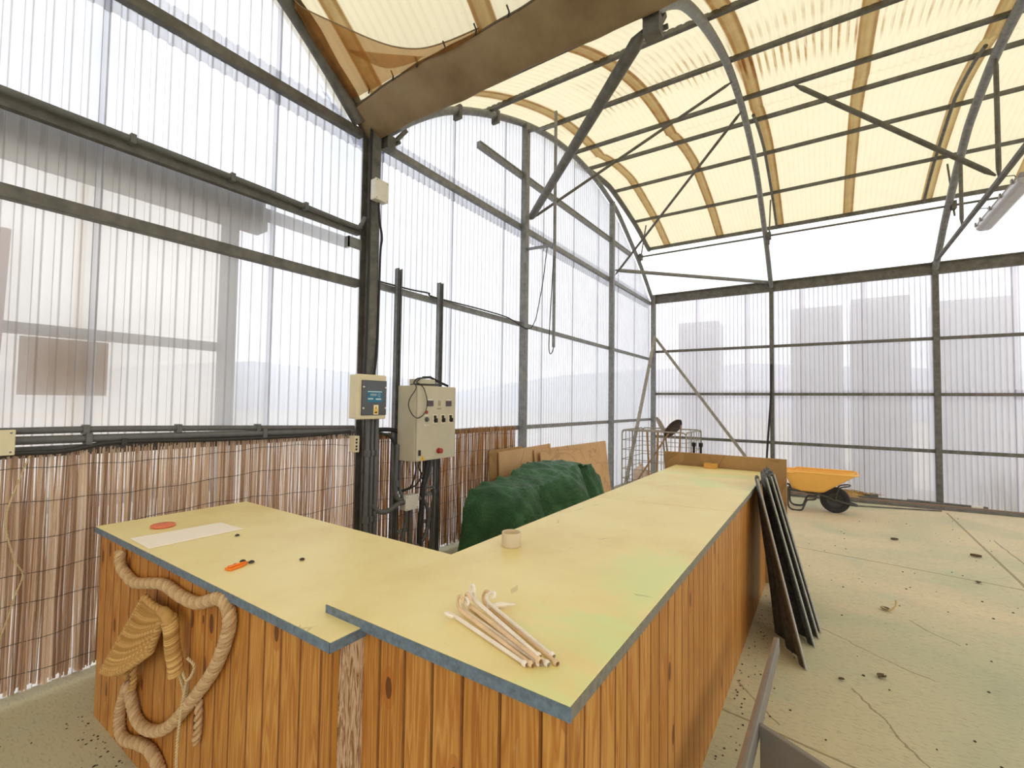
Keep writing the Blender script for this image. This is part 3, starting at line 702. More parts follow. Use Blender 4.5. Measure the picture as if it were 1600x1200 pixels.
# ------------------------------------------------------------------ the two counters
def planks(u0, u1, w, z0, z1, depth=.02, seed=1, place=None):
    rr = random.Random(seed); mb = MB(); u = u0
    while u < u1-1e-4:
        ww = w*rr.uniform(.88, 1.12)
        if u1-u-ww < w*.35: ww = u1-u
        a, b = u+.0013, u+ww-.0013; r = rr.random(); c = .0036
        za, zb, t = z0(u), z0(u+ww), z1
        # chamfered board: section in (u, depth)
        sec = [(a, depth), (a, c), (a+c, 0), (b-c, 0), (b, c), (b, depth)]
        vs = [place(q, d, (za+(zb-za)*(q-u)/ww)) for q, d in sec]+[place(q, d, t) for q, d in sec]
        n = len(sec); fs = [tuple(range(n)), tuple(range(2*n-1, n-1, -1))]+[(i, n+i, n+(i+1) % n, (i+1) % n) for i in range(n)]
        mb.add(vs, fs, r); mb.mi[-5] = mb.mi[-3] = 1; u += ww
    return mb
def panel(name, parent, origin, rot, length, w, z0, z1, mat, seed, label=None):
    """plank panel: local X along the face, local -Y faces out; object rotated into place"""
    mb = planks(0, length, w, z0, z1, .02, seed, lambda q, d, z: (q, d, z))
    base = Vector((0, 0, 0)); p = parent
    while p is not None: base += OFF.get(p.name, Vector((0, 0, 0))); p = p.parent
    keep = OFF.get(parent.name); OFF[parent.name] = Vector((0, 0, 0))
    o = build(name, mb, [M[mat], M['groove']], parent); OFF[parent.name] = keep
    o.location = Vector(origin)-base; o.rotation_euler = (0, 0, rot)
    if label: o['label'] = label
    return o
ZS, ZL = .8785, .9033
sc_ = thing('counter', (-2.0, 1.1, 0), 'short pine plank counter with rope hanging on its front', 'counter')
panel('front_panel', sc_, (-2.865, .765, 0), 0, 1.80, .098, lambda u: 0., ZS-.028, 'pine', 21)
panel('side_panel', sc_, (-2.865, 1.43, 0), -PI/2, .66, .098, lambda u: 0., ZS-.028, 'pine', 22)
m = MB(); m.box(-1.083, -1.063, .786, .862, 0., ZS-.028); o = build('end_panel', m, M['bare'], sc_); o['label'] = 'weathered bare end plank'
m = MB(); m.box(-2.84, -1.22, 1.41, 1.43, 0, ZS-.028); build('back_panel', m, M['ply'], sc_)
m = MB(); m.prism([(-2.883, .747, ZS-.026), (-1.052, .747, ZS-.026), (-1.052, .858, ZS-.026), (-1.212, .858, ZS-.026), (-1.212, 1.44, ZS-.026), (-2.883, 1.44, ZS-.026)], (0, 0, .026))
ct = build('countertop', m, M['laminate'], sc_, bevel=.001)
m = MB(); m.box(-2.885, -1.050, .744, .747, ZS-.028, ZS-.0025); build('edge_trim', m, M['edge_trim'], ct)
m = MB(); m.box(-2.886, -2.883, .744, 1.44, ZS-.028, ZS-.0025); build('edge_trim', m, M['edge_trim'], ct)
m = MB(); m.box(-1.052, -1.049, .744, .858, ZS-.028, ZS-.0025); build('edge_trim', m, M['edge_trim'], ct)

lc = thing('counter', (-.8, 2.7, 0), 'long pine plank counter with yellow top reaching to the chipboard', 'counter')
panel('front_panel', lc, (-1.19, .862, 0), 0, .755, .104, lambda u: 0., ZL-.032, 'pine', 31)
panel('side_panel', lc, (-.436, .864, 0), PI/2, 3.80, .092, lambda u: fz(.864+u), ZL-.032, 'pine', 32)
m = MB(); m.hexa([(-1.19,1.45,0),(-1.17,1.45,0),(-1.17,4.66,fz(4.66)),(-1.19,4.66,fz(4.66)),(-1.19,1.45,ZL-.032),(-1.17,1.45,ZL-.032),(-1.17,4.66,ZL-.032),(-1.19,4.66,ZL-.032)]); build('back_panel', m, M['ply'], lc)
def topsheet(y0, y1, k):
    m = MB(); m.prism([(-1.205, y0, ZL-.028), (-.419, y0+k[0], ZL-.028), (-.419, y1+k[1], ZL-.028), (-1.205, y1, ZL-.028)], (0, 0, .028))
    ct = build('countertop', m, M['laminate'], lc, bevel=.001)
    m = MB(); m.box(-.419, -.416, y0+k[0], y1+k[1], ZL-.030, ZL-.003); build('edge_trim', m, M['edge_trim_grey'], ct); return ct
c1 = topsheet(.842, 2.749, (0, .10)); c2_ = topsheet(2.757, 4.68, (.10, 0))
m = MB(); m.box(-1.2085, -.416, .839, .842, ZL-.032, ZL-.0025); build('edge_trim', m, M['edge_trim'], c1)
m = MB(); m.prism([(-.88, 4.05, ZL+.0002), (-.50, 4.18, ZL+.0002), (-.51, 4.33, ZL+.0002), (-.88, 4.20, ZL+.0002)], (0, 0, .0006)); build('clean_patch', m, M['laminate_patch'], c2_)

# board closing the end of the long counter
eb = MB(); eb.hexa([(-1.32,4.70,fz(4.7)),(-.27,4.70,fz(4.7)),(-.27,4.74,fz(4.7)),(-1.32,4.74,fz(4.7)),(-1.32,4.70,1.024),(-.27,4.70,1.024),(-.27,4.74,1.024),(-1.32,4.74,1.024)])
tag(build('chipboard_panel', eb, M['particle'], bevel=.003), 'stained brown chipboard panel standing upright at the far end of the counter', 'board')
m = MB(); m.box(-.93, -.82, 4.60, 4.67, ZL+.001, ZL+.045)
tag(build('wood_block', m, M['block'], bevel=.003), 'small light wood block on the counter against the chipboard', 'block')
# two dark fittings sticking up behind the chipboard
for x, l in ((-1.05, 'left of the two small black knobs above the chipboard'), (-.98, 'right of the two small black knobs above the chipboard')):
    m = MB(); m.lathe([(.012, fz(5.2)), (.012, 1.04), (.02, 1.05), (.022, 1.085), (.014, 1.09)], (x-.1, 5.2, 0), n=10); tag(build('knobbed_stake', m, M['black'], smooth=True), l, 'stake')

# ------------------------------------------------------------------ small things on the counters
ZT = ZS+.0012
m = MB(); m.lathe([(.0, .0), (.046, .0), (.05, .003), (.05, .008), (.046, .010), (0, .010)], (-2.63, .93, ZT), n=32, cap=False); tag(build('plastic_disc', m, M['terracotta'], smooth=True), 'round salmon red plastic disc lying behind the card sheets', 'disc')
def card(pts, z, label):
    m = MB(); m.prism([(x, y, z) for x, y in pts], (0, 0, .0016)); return tag(build('card_sheet', m, M['paper']), label, 'card', 'pale card sheets')
card([(-2.512,.768), (-2.286,.762), (-2.281,1.13), (-2.484,1.122)], ZT, 'lower pale card sheet showing as a rim on the short counter')
card([(-2.468,.790), (-2.288,.788), (-2.289,1.098), (-2.470,1.110)], ZT+.0019, 'upper pale card sheet on top of the other sheet')
m = MB(); m.prism([(-1.795,.828,ZT), (-1.765,.835,ZT), (-1.775,.885,ZT), (-1.80,.915,ZT), (-1.815,.90,ZT), (-1.80,.87,ZT)], (0, 0, .008)); m.prism([(-1.79,.835,ZT+.008), (-1.772,.838,ZT+.008), (-1.79,.90,ZT+.008)], (0, 0, .006))
tag(build('plastic_chip', m, M['orange'], bevel=.002), 'bright orange plastic fragment on the short counter', 'fragment')
def crumb(x, y, r, z, label, mat='dust'):
    m = MB(); m.lathe([(0, 0), (r, r*.2), (r*.9, r*.5), (r*.4, r*.8), (0, r*.85)], (x, y, z), n=9, cap=False); return tag(build('crumb', m, M[mat], smooth=True), label, 'crumb', 'dark crumbs on the short counter')
crumb(-1.802, .895, .011, ZT+.008, 'black crumb lying on the orange fragment'); crumb(-1.792, .922, .011, ZT, 'dark crumb just right of the orange fragment'); crumb(-1.669, 1.05, .010, ZT, 'single dark crumb in the middle of the short counter')
crumb(-2.19, 1.06, .010, ZT, 'small dark crumb right of the card sheets'); crumb(-1.815, .875, .008, ZT, 'red brown crumb beside the orange fragment', 'red')
m = MB(); m.lathe([(.040, 0), (.040, .054), (.0385, .056), (.034, .054), (.034, .040), (0, .040)], (-1.078, 1.612, ZL+.001), n=32, cap=False); m.lathe([(0, .0), (.040, .0)], (-1.078, 1.612, ZL+.001), n=32, cap=False)
tag(build('plastic_cup', m, M['cup'], smooth=True), 'short beige plastic cup standing on the long counter', 'cup')
# bundle of fence pegs: rod with a curled hook at one end and a knob at the other
def peg(p, q, hook, mat, label):
    p, q = Vector(p), Vector(q); d = (q-p).normalized(); side = Vector((d.y, -d.x, 0)); up = Vector((0, 0, 1))
    t = thing('peg', p, label, 'peg', 'bundle of pegs'); m = MB()
    m.tube([p, p.lerp(q, .3), p.lerp(q, .7), q], [.0058, .0055, .005, .0045], 8); m.lathe([(0, -.002), (.007, 0), (.008, .006), (.005, .012)], q-d*.004, d, 10, cap=False)
    build('shaft', m, M[mat], t, smooth=True)
    m = MB(); h = Vector(hook)
    C = [p+d*.005, p-d*.012+h*.004, p-d*.022+h*.014, p-d*.020+h*.028, p-d*.008+h*.033, p+d*.002+h*.026, p+d*.001+h*.018]
    m.tube(cr(C, 4), .0046, 7); build('hook', m, M[mat], t, smooth=True); return t
zp = ZL+.0065
peg((-.832,.985,zp), (-.565,.905,zp), (-.2,-.9,.5), 'peg', 'white peg nearest the counter edge in the peg bundle')
peg((-.838,1.005,zp+.011), (-.553,.912,zp), (-.3,.6,.8), 'peg_tan', 'tan peg second from the counter edge in the bundle')
peg((-.835,1.025,zp), (-.540,.925,zp), (.1,.2,1), 'peg', 'white peg third from the counter edge in the bundle')
peg((-.822,1.035,zp+.012), (-.535,.917,zp+.012), (-.4,.1,.9), 'peg_tan', 'upper tan peg in the middle of the bundle')
peg((-.85,1.06,zp), (-.525,.935,zp), (.3,.5,.8), 'peg', 'white peg in the middle of the bundle on the counter')
peg((-.84,1.062,zp+.023), (-.545,.930,zp+.013), (-.1,.3,.95), 'peg', 'topmost white peg with its hook standing up')
peg((-.825,1.10,zp), (-.51,.950,zp), (.2,.3,.9), 'peg_tan', 'tan peg furthest from the counter front in the bundle')
peg((-.80,1.082,zp+.014), (-.53,.968,zp+.002), (.5,.4,.75), 'peg', 'white peg lying apart along the far side of the bundle')
m = MB(); m.tube([(-.80,1.075,ZL+.012), (-.775,1.11,ZL+.012), (-.745,1.145,ZL+.008)], [.007,.008,.001], 8); tag(build('marker_spike', m, M['peg'], smooth=True), 'white pointed spike sticking out sideways from the peg bundle', 'spike', 'bundle of pegs')

# ------------------------------------------------------------------ ropes and basket on the short counter front
yf = .765
rp = [(-2.535,.825), (-2.528,.77), (-2.45,.745), (-2.354,.735), (-2.21,.765), (-2.07,.792), (-1.93,.785), (-1.80,.792), (-1.70,.825), (-1.641,.846), (-1.585,.835), (-1.566,.785), (-1.60,.70), (-1.66,.61), (-1.76,.505), (-1.86,.41), (-1.97,.315), (-2.08,.25), (-2.20,.215), (-2.29,.222), (-2.335,.28), (-2.365,.318), (-2.405,.29), (-2.46,.18), (-2.45,.105), (-2.38,.095), (-2.25,.135), (-2.13,.155), (-2.04,.12), (-1.99,.03)]
m = MB(); m.rope([(x, yf-.021+(-.004 if i in (20, 21) else 0), z) for i, (x, z) in enumerate(rp)], .021, 3, .055, 7)
tag(build('thick_rope', m, M['rope'], smooth=True), 'thick straw coloured rope looped across the front of the short counter', 'rope')
bk = thing('woven_scoop', (-2.2, yf-.05, .55), 'woven grass scoop with curled handle hanging on the short counter', 'basket')
P4 = {(0, 0): Vector((-2.19, yf-.03, .722)), (1, 0): Vector((-1.975, yf-.04, .728)), (0, 1): Vector((-2.57, yf-.045, .325)), (1, 1): Vector((-2.06, yf-.05, .565))}
def scoop(u, v):
    a = P4[0, 0].lerp(P4[1, 0], u); b = P4[0, 1].lerp(P4[1, 1], u); p = a.lerp(b, v)
    p.y -= .014*math.sin(u*PI)*math.sin(min(1, v*1.1)*PI*.5)+.01
    p.z -= .03*math.sin(u*PI)*v; p.z += -.008*math.sin(u*PI)*(1-v)
    return p
m = MB()
for i in range(36):
    v = i/35; pts = []
    for j in range(29):
        u = j/28; p = scoop(u, v); p.y += .006*math.sin(j*PI/1.+i*PI)*(1 if j % 2 else 1)
        q = Vector(p); q.y += .006*(1 if (i+j) % 2 else -1); pts.append(q)
    m.tube(pts, .0062, 5, rnd=random.random())
m.grid(lambda u, v: scoop(u, v)+Vector((0, .006, 0)), 10, 10, .2)
build('weave', m, M['esparto'], bk, smooth=True)
m = MB()
rim = [scoop(0, 1-i/8) for i in range(9)]+[scoop(i/8, 0) for i in range(1, 9)]+[scoop(1, i/8) for i in range(1, 9)]+[scoop(1-i/8, 1) for i in range(1, 9)]
m.rope(rim, .013, 2, .035, 6); build('rim', m, M['esparto'], bk, smooth=True)
m = MB(); hp = cr([(-1.99, yf-.05, .722), (-1.935, yf-.055, .722), (-1.905, yf-.055, .69), (-1.90, yf-.05, .62), (-1.885, yf-.045, .57), (-1.878, yf-.045, .54)], 10)
m.tube(hp, .020, 9, rnd=.4)
for i in range(12, len(hp)-1): m.tube([hp[i]+Vector((.0215*math.cos(a), .0215*math.sin(a)*.9, .010*math.sin(a))) for a in [2*PI*k/10 for k in range(10)]], .0045, 5, closed=True, rnd=random.random())
build('handle', m, M['esparto'], bk, smooth=True)
m = MB(); m.rope(cr([(-2.37, yf-.03, .41), (-2.40, yf-.022, .37), (-2.39, yf-.02, .325), (-2.345, yf-.024, .31), (-2.315, yf-.025, .35), (-2.31, yf-.03, .42)], 4), .013, 2, .04, 6); build('loop', m, M['esparto'], bk, smooth=True)
m = MB(); m.rope([(-1.83,yf-.03,.60), (-1.80,yf-.02,.575), (-1.83,yf-.03,.525), (-1.89,yf-.03,.565), (-1.935,yf-.02,.545), (-1.90,yf-.016,.485), (-1.85,yf-.02,.45), (-1.835,yf-.028,.52), (-1.832,yf-.048,.36), (-1.825,yf-.05,.20), (-1.81,yf-.03,.02)], .005, 2, .02, 5)
tag(build('thin_twine', m, M['twine'], smooth=True), 'thin twine knotted round the scoop handle and hanging straight down', 'twine')
m = MB(); m.rope([(-1.775,yf-.012,.465), (-1.765,yf-.016,.42), (-1.77,yf-.016,.36), (-1.785,yf-.014,.325)], .013, 2, .05, 6)
tag(build('rope_stub', m, M['rope'], smooth=True), 'short dark twisted rope end fixed low on the counter front', 'rope')

# ------------------------------------------------------------------ reed screens along the gable
def reeds(name, y0, y1, top, bot, mat, label, seed, pitch=.0047, wires=7):
    rr = random.Random(seed); t = thing(name, (XA+.06, (y0+y1)/2, .05), label, 'reed screen'); m = MB(); y = y0
    while y < y1:
        r = rr.uniform(.0024, .0052); x = XA+.045+rr.uniform(0, .016); z1 = top(y)+rr.uniform(-.018, .015); z0 = bot(y)+rr.uniform(-.01, .03)
        pts = []; ph = rr.uniform(0, 6); ln = rr.uniform(-.014, .014)
        for k in range(4): 
            f = k/3; pts.append((x+.003*math.sin(ph+k), y+ln*(f-.5)+.0035*math.sin(ph*2+k*2.1), z0+(z1-z0)*f))
        m.tube(pts, [r*1.1, r, r, r*.75], 4, rnd=rr.random(), caps=False); y += pitch*rr.uniform(.55, 1.5)
    build('stalks', m, M[mat], t, smooth=True)['kind'] = 'stuff'
    for i in range(wires):
        f = (i+.6)/wires; m = MB(); ph = rr.uniform(0, 6)
        n = max(3, int((y1-y0)/.06)); m.tube([(XA+.066+.004*math.sin(k*1.7), y0+(y1-y0)*k/n, bot(y0)*(1-f)+f*top(y0+(y1-y0)*k/n)-.012+.012*math.sin(ph+k*.27)+.004*math.sin(k*1.3)) for k in range(n+1)], .0016, 4)
        build('binding_wire', m, M['sheet_dark'], t)
    return t
reeds('reed_screen', -1.6, YG-.07, lambda y: 1.215-.012*math.sin(y*3), lambda y: .045, 'reed', 'pale backlit reed screen on the left of the dark post', 41)
reeds('reed_screen', YG+.11, 4.96, lambda y: 1.185-.006*math.sin(y*4), lambda y: fz(y)+.04, 'reed_shaded', 'reed screen coloured browner for shadow behind the control cabinet', 42)

# ------------------------------------------------------------------ boards and tarpaulin behind the counter
def board(y0, y1, z1a, z1b, x_b, x_t, mat, label, th=.018):
    a, b = fz(y0), fz(y1); m = MB()
    m.hexa([(x_b,y0,a),(x_b+th,y0,a),(x_b+th,y1,b),(x_b,y1,b),(x_t,y0,z1a),(x_t+th,y0,z1a),(x_t+th,y1-.02,z1b),(x_t,y1-.02,z1b)])
    return tag(build('plywood_board', m, M[mat], bevel=.002), label, 'board', 'boards leaning on the gable wall')
board(4.30, 5.02, .93, .93, XA+.15, XA+.125, 'particle', 'narrow dark board leaning at the left of the post')
board(4.45, 5.7, .90, .92, XA+.20, XA+.155, 'ply', 'plywood board passing behind the gable post')
board(5.20, 7.60, .87, .84, XA+.30, XA+.185, 'ply', 'large tan plywood sheet leaning right of the post')
board(5.25, 6.7, .84, .78, XA+.36, XA+.25, 'ply', 'shorter plywood sheet leaning in front of the large one')
TY = [3.42, 3.48, 3.56, 3.75, 3.95, 4.10, 4.25, 4.38, 4.6, 4.85, 5.05, 5.22, 5.34, 5.42]
TZ = [.02, .50, .63, .685, .675, .665, .70, .755, .785, .785, .765, .72, .64, .10]
def crease(a): return 1-abs(math.sin(a))**.6
def tarpf(u, v):
    y = 3.42+2.0*u; top = interp(TY, TZ, y); g = fz(y)
    bulge = .20*math.exp(-((y-4.45)/.26)**2); dent = .26*math.exp(-((y-5.0)/.20)**2)+.12*math.exp(-((y-4.0)/.14)**2)
    xf, xb = -2.12+bulge, -2.98
    ed = .22+bulge*.9
    if v < .45:
        f = v/.45; x = xf-ed*f**1.3-dent*math.sin(f*PI)*.8; z = g+.01+(top-g)*(math.sin(f*PI/2)**.85)
    elif v < .75:
        f = (v-.45)/.30; x = (xf-ed)+(xb+.1-xf+ed)*f; z = top+.015*math.sin(f*PI)
    else:
        f = (v-.75)/.25; x = xb+.10-.06*f; z = top-(top-g-.02)*f
    k = min(1, (top-g)*3)*(1 if v < .8 else .3)
    z += k*(.030*crease(y*6.3+v*4)-.02+.018*crease(y*11-v*9)+.008*math.sin(y*41+v*17)+.006*math.sin(y*67-v*31))
    x += .05*crease(y*5.1-v*2.2)*(1-min(1, v/.7))+.02*math.sin(y*17+v*9)*(1-v)+.010*math.sin(y*53+v*21)*(1-v)
    return (x, y, max(z, g+.006))
m = MB(); m.grid(tarpf, 150, 90)
tag(build('tarpaulin', m, M['tarp'], smooth=True, autosm=False, solid=.004), 'crumpled dark green tarpaulin draped over a heap behind the counter', 'tarpaulin')

# ------------------------------------------------------------------ electrical gear on the gable
xw = XA+.07
for y, z1, l in ((2.92, 2.71, 'left of the two tall steel channels holding the control cabinet'), (3.48, 2.70, 'right of the two tall steel channels holding the control cabinet')):
    m = MB(); m.box(xw, xw+.006, y-.024, y+.024, fz(y), z1); m.box(xw, xw+.05, y-.024, y-.019, fz(y), z1); m.box(xw, xw+.05, y+.019, y+.024, fz(y), z1)
    for s in (-1, 1): m.box(xw+.045, xw+.05, y+s*.024-(.01 if s > 0 else 0), y+s*.024+(.01 if s < 0 else 0), fz(y), z1)
    tag(build('channel_rail', m, M['steel']), l, 'channel', 'steel channels')
# control cabinet
CX0, CX1, CY0, CY1, CZ0, CZ1 = XA+.125, XA+.375, 2.915, 3.43, .955, 1.63
cb = thing('control_cabinet', (CX0, (CY0+CY1)/2, CZ0), 'tall beige control cabinet with switches and red emergency button', 'cabinet')
m = MB(); m.box(CX0, CX1-.022, CY0, CY1, CZ0, CZ1); build('body', m, M['cabinet'], cb, bevel=.006)
m = MB(); m.box(CX1-.020, CX1, CY0+.004, CY1-.004, CZ0+.004, CZ1-.004); dr = build('door', m, M['cabinet'], cb, bevel=.005)
def on_door(name, y, z, w, h, mat, d=.006, parent=None, bev=.001):
    m = MB(); m.box(CX1, CX1+d, y-w/2, y+w/2, z-h/2, z+h/2); return build(name, m, M[mat], parent or dr, bevel=bev)
for y, z in ((3.075, 1.472), (3.322, 1.472)):
    on_door('meter_window', y, z, .072, .05, 'meter', .008); on_door('meter_label', y, z+.031, .068, .010, 'white_plastic', .004)
on_door('badge', 3.197, 1.475, .034, .05, 'badge', .003); on_door('badge', 3.197, 1.425, .05, .018, 'badge', .003)
m = MB(); m.lathe([(.016, 0), (.016, .006), (.012, .012), (0, .014)], (CX1, 3.030, 1.393), (1, 0, 0), 16, cap=False); build('red_lamp', m, M['red'], dr, smooth=True)
on_door('switch_label', 3.03, 1.362, .045, .012, 'label_cream', .003)
m = MB(); m.lathe([(.022, 0), (.022, .008), (.015, .010), (.013, .022), (0, .023)], (CX1, 3.032, 1.328), (1, 0, 0), 16, cap=False); build('push_button', m, M['sheet_dark'], dr, smooth=True)
on_door('switch_label', 3.015, 1.275, .022, .012, 'white_plastic', .003); on_door('switch_label', 3.05, 1.275, .022, .012, 'white_plastic', .003)
for y in (3.140, 3.245, 3.352):
    on_door('switch_plate', y, 1.327, .058, .085, 'label_cream', .003)
    m = MB(); m.lathe([(.022, .003), (.022, .012), (.018, .018), (0, .018)], (CX1, y+.004, 1.317), (1, 0, 0), 16, cap=False); m.box(CX1+.018, CX1+.03, y-.006, y+.008, 1.298, 1.335); m.box(CX1+.003, CX1+.012, y-.016, y+.010, 1.335, 1.362)
    build('rotary_switch', m, M['black'], dr)
m = MB(); m.lathe([(.026, 0), (.026, .008), (.014, .010), (.014, .022), (.024, .024), (.024, .038), (.018, .044), (0, .045)], (CX1, 3.195, 1.036), (1, 0, 0), 20, cap=False); build('emergency_button', m, M['red'], dr, smooth=True)
on_door('latch', 2.948, 1.034, .018, .05, 'black', .014)
m = MB(); m.prism([(CX1, 2.962, .966), (CX1, 3.018, .966), (CX1, 2.990, 1.012)], (.002, 0, 0)); wl = build('warning_triangle', m, M['yellow'], dr)
m = MB(); m.prism([(CX1+.002, 2.988, .975), (CX1+.002, 2.996, .975), (CX1+.002, 2.986, .998)], (.001, 0, 0)); build('lightning_mark', m, M['print_dark'], wl)
# gear lying on top of the cabinet
m = MB(); m.box(CX0+.03, CX0+.17, 3.02, 3.22, CZ1, CZ1+.065); tag(build('adapter_box', m, M['cabinet'], bevel=.006), 'small beige box lying on top of the control cabinet', 'box')
m = MB(); m.tube(cr([(CX0+.05, 3.28, CZ1+.10), (CX0+.12, 3.20, CZ1+.085), (CX0+.14, 3.08, CZ1+.075), (CX0+.17, 2.98, CZ1+.06), (CX0+.19, 2.93, CZ1+.015), (CX0+.22, 3.02, CZ1+.012), (CX0+.21, 3.15, CZ1+.014), (CX0+.2, 3.28, CZ1+.02)], 6), .008, 7)
m.tube(cr([(CX0+.10, 3.24, CZ1+.09), (CX0+.16, 3.14, CZ1+.09), (CX0+.19, 3.02, CZ1+.07), (CX0+.2, 2.95, CZ1+.03), (CX0+.21, 3.0, CZ1+.01)], 6), .006, 7)
tag(build('cable_coil', m, M['black_cable'], smooth=True), 'loose dark cable heaped on top of the control cabinet', 'cable')
m = MB(); m.tube([(CX0+.06, 3.16, CZ1+.085), (CX0+.10, 3.22, CZ1+.09), (CX0+.14, 3.33, CZ1+.04), (CX0+.17, 3.40, CZ1+.012)], .012, 7); tag(build('black_wand', m, M['black'], smooth=True), 'black rod leaning across the box on top of the cabinet', 'rod')
m = MB(); m.tube(cr([(CX1-.10, 2.93, CZ1+.008), (CX1-.02, 2.895, CZ1+.012), (CX1+.02, 2.875, CZ1-.03), (CX1+.025, 2.80, CZ1-.12), (CX1+.02, 2.795, CZ1-.19), (CX1+.02, 2.85, CZ1-.265), (CX1+.02, 2.92, CZ1-.285), (CX1+.02, 2.995, CZ1-.235), (CX1+.02, 3.015, CZ1-.14), (CX1+.02, 2.985, CZ1-.05), (CX1+.01, 2.96, CZ1-.004), (CX1-.05, 2.965, CZ1+.010)], 6), .0045, 6)
tag(build('cable_loop', m, M['black_cable'], smooth=True), 'thin brown cable loop hanging over the cabinet corner', 'cable')
# breaker box on the post
BX0, BX1, BY0, BY1, BZ0, BZ1 = XA+.16, XA+.30, 2.365, 2.640, 1.345, 1.70
bb = thing('breaker_box', (BX0, 2.5, BZ0), 'beige breaker box with smoked window on the dark post', 'box')
m = MB(); m.box(BX0, BX1-.03, BY0+.0, BY1, BZ0, BZ1); build('body', m, M['beige_box'], bb, bevel=.008)
m = MB(); m.box(BX1-.03, BX1, BY0-.03, BY1-.01, BZ0-.005, BZ1+.002); fr = build('front_frame', m, M['beige_box'], bb, bevel=.010)
m = MB(); m.box(BX1, BX1+.012, 2.375, 2.622, BZ0+.028, BZ1-.045); wn_ = build('window', m, M['smoked'], bb, bevel=.004)
for y in (2.388, 2.610):
    for z in (1.43, 1.60): m = MB(); m.lathe([(.008, 0), (.007, .006), (0, .007)], (BX1+.012, y, z), (1, 0, 0), 12, cap=False); build('window_screw', m, M['white_plastic'], wn_, smooth=True)
xl = BX1+.0125
m = MB(); m.box(xl-.001, xl+.001, 2.425, 2.575, 1.478, 1.572); lb_ = build('blue_label', m, M['label_blue'], bb)
m = MB(); m.box(xl+.001, xl+.0018, 2.428, 2.570, 1.560, 1.567)
yy = 2.455
for wdt in (.011, .010, .010, .010, .009):   # line of capitals, too blurred in the photo to read
    m.box(xl+.001, xl+.0018, yy, yy+.003, 1.527, 1.546); m.box(xl+.001, xl+.0018, yy, yy+wdt, 1.541, 1.546); m.box(xl+.001, xl+.0018, yy, yy+wdt*.8, 1.534, 1.538); yy += wdt+.003
yy = 2.430
for wdt in (.010, .008, .009, .009, .008): m.box(xl+.001, xl+.0018, yy, yy+wdt, 1.500, 1.511); yy += wdt+.002
yy = 2.510
for wdt in (.010, .009, .008, .009, .009): m.box(xl+.001, xl+.0018, yy, yy+wdt, 1.498, 1.509); yy += wdt+.002
build('label_print', m, M['print_white'], lb_)
m = MB(); m.tube([(xl+.0012, 2.542+.011*math.cos(a), 1.536+.013*math.sin(a)) for a in [PI*.6+2*PI*.9*k/14 for k in range(15)]], .0016, 4); build('label_emblem', m, M['print_white'], lb_)
m = MB(); m.box(xl-.001, xl+.001, 2.490, 2.538, 1.378, 1.456); ws = build('warning_sticker', m, M['label_cream'], bb)
m = MB(); m.prism([(xl+.001, 2.497, 1.418), (xl+.001, 2.531, 1.418), (xl+.001, 2.514, 1.450)], (.0006, 0, 0)); m.box(xl+.001, xl+.0016, 2.496, 2.532, 1.384, 1.416); build('warning_print', m, M['yellow'], ws)
m = MB(); m.box(xl+.0017, xl+.0022, 2.502, 2.526, 1.390, 1.401); build('sticker_text', m, M['print_dark'], ws)
m = MB(); m.box(xl+.0017, xl+.0022, 2.512, 2.516, 1.424, 1.440); build('sticker_mark', m, M['print_dark'], ws)
# boxes on and near the post
def jbox(name, x0, x1, y0, y1, z0, z1, mat, label, cover=True):
    t = thing(name, (x0, (y0+y1)/2, z0), label, 'box'); m = MB(); m.box(x0, x1-.012, y0, y1, z0, z1); build('body', m, M[mat], t, bevel=.005)
    m = MB(); m.box(x1-.012, x1, y0-.003, y1+.003, z0-.003, z1+.003); c = build('cover', m, M[mat], t, bevel=.004)
    for y in (y0+.012, y1-.012):
        for z in (z0+.012, z1-.012): m = MB(); m.lathe([(.005, 0), (.004, .002), (0, .002)], (x1, y, z), (1, 0, 0), 8, cap=False); build('cover_screw', m, M['steel'], c)
    return t
jbox('junction_box', XA+.155, XA+.225, 2.53, 2.665, 3.20, 3.375, 'white_plastic', 'cream junction box high on the dark post')
jbox('junction_box', xw+.055, xw+.14, 2.965, 3.12, .50, .63, 'white_plastic', 'white square junction box low between the steel channels')
jbox('outlet_box', XA+.07, XA+.14, .36, .515, 1.215, 1.33, 'beige_box', 'beige outlet box on the conduits at the left edge')
t = thing('terminal_strip', (XA+.10, 2.45, 1.06), 'small cream terminal block on the left of the dark post', 'box')
m = MB(); m.box(XA+.08, XA+.16, 2.435, 2.480, 1.065, 1.20); build('body', m, M['beige_box'], t, bevel=.004)
m = MB()
for z in (1.09, 1.115, 1.145, 1.17): m.box(XA+.16, XA+.163, 2.442, 2.458, z-.008, z+.008)
build('slots', m, M['black'], t)
m = MB(); m.box(XA+.045, XA+.055, 2.40, 2.53, 2.78, 2.87); m.box(XA+.0, XA+.055, 2.40, 2.41, 2.78, 2.87)
tag(build('perforated_bracket', m, M['steel']), 'small perforated steel bracket left of the post under a rail', 'bracket', kind='structure')

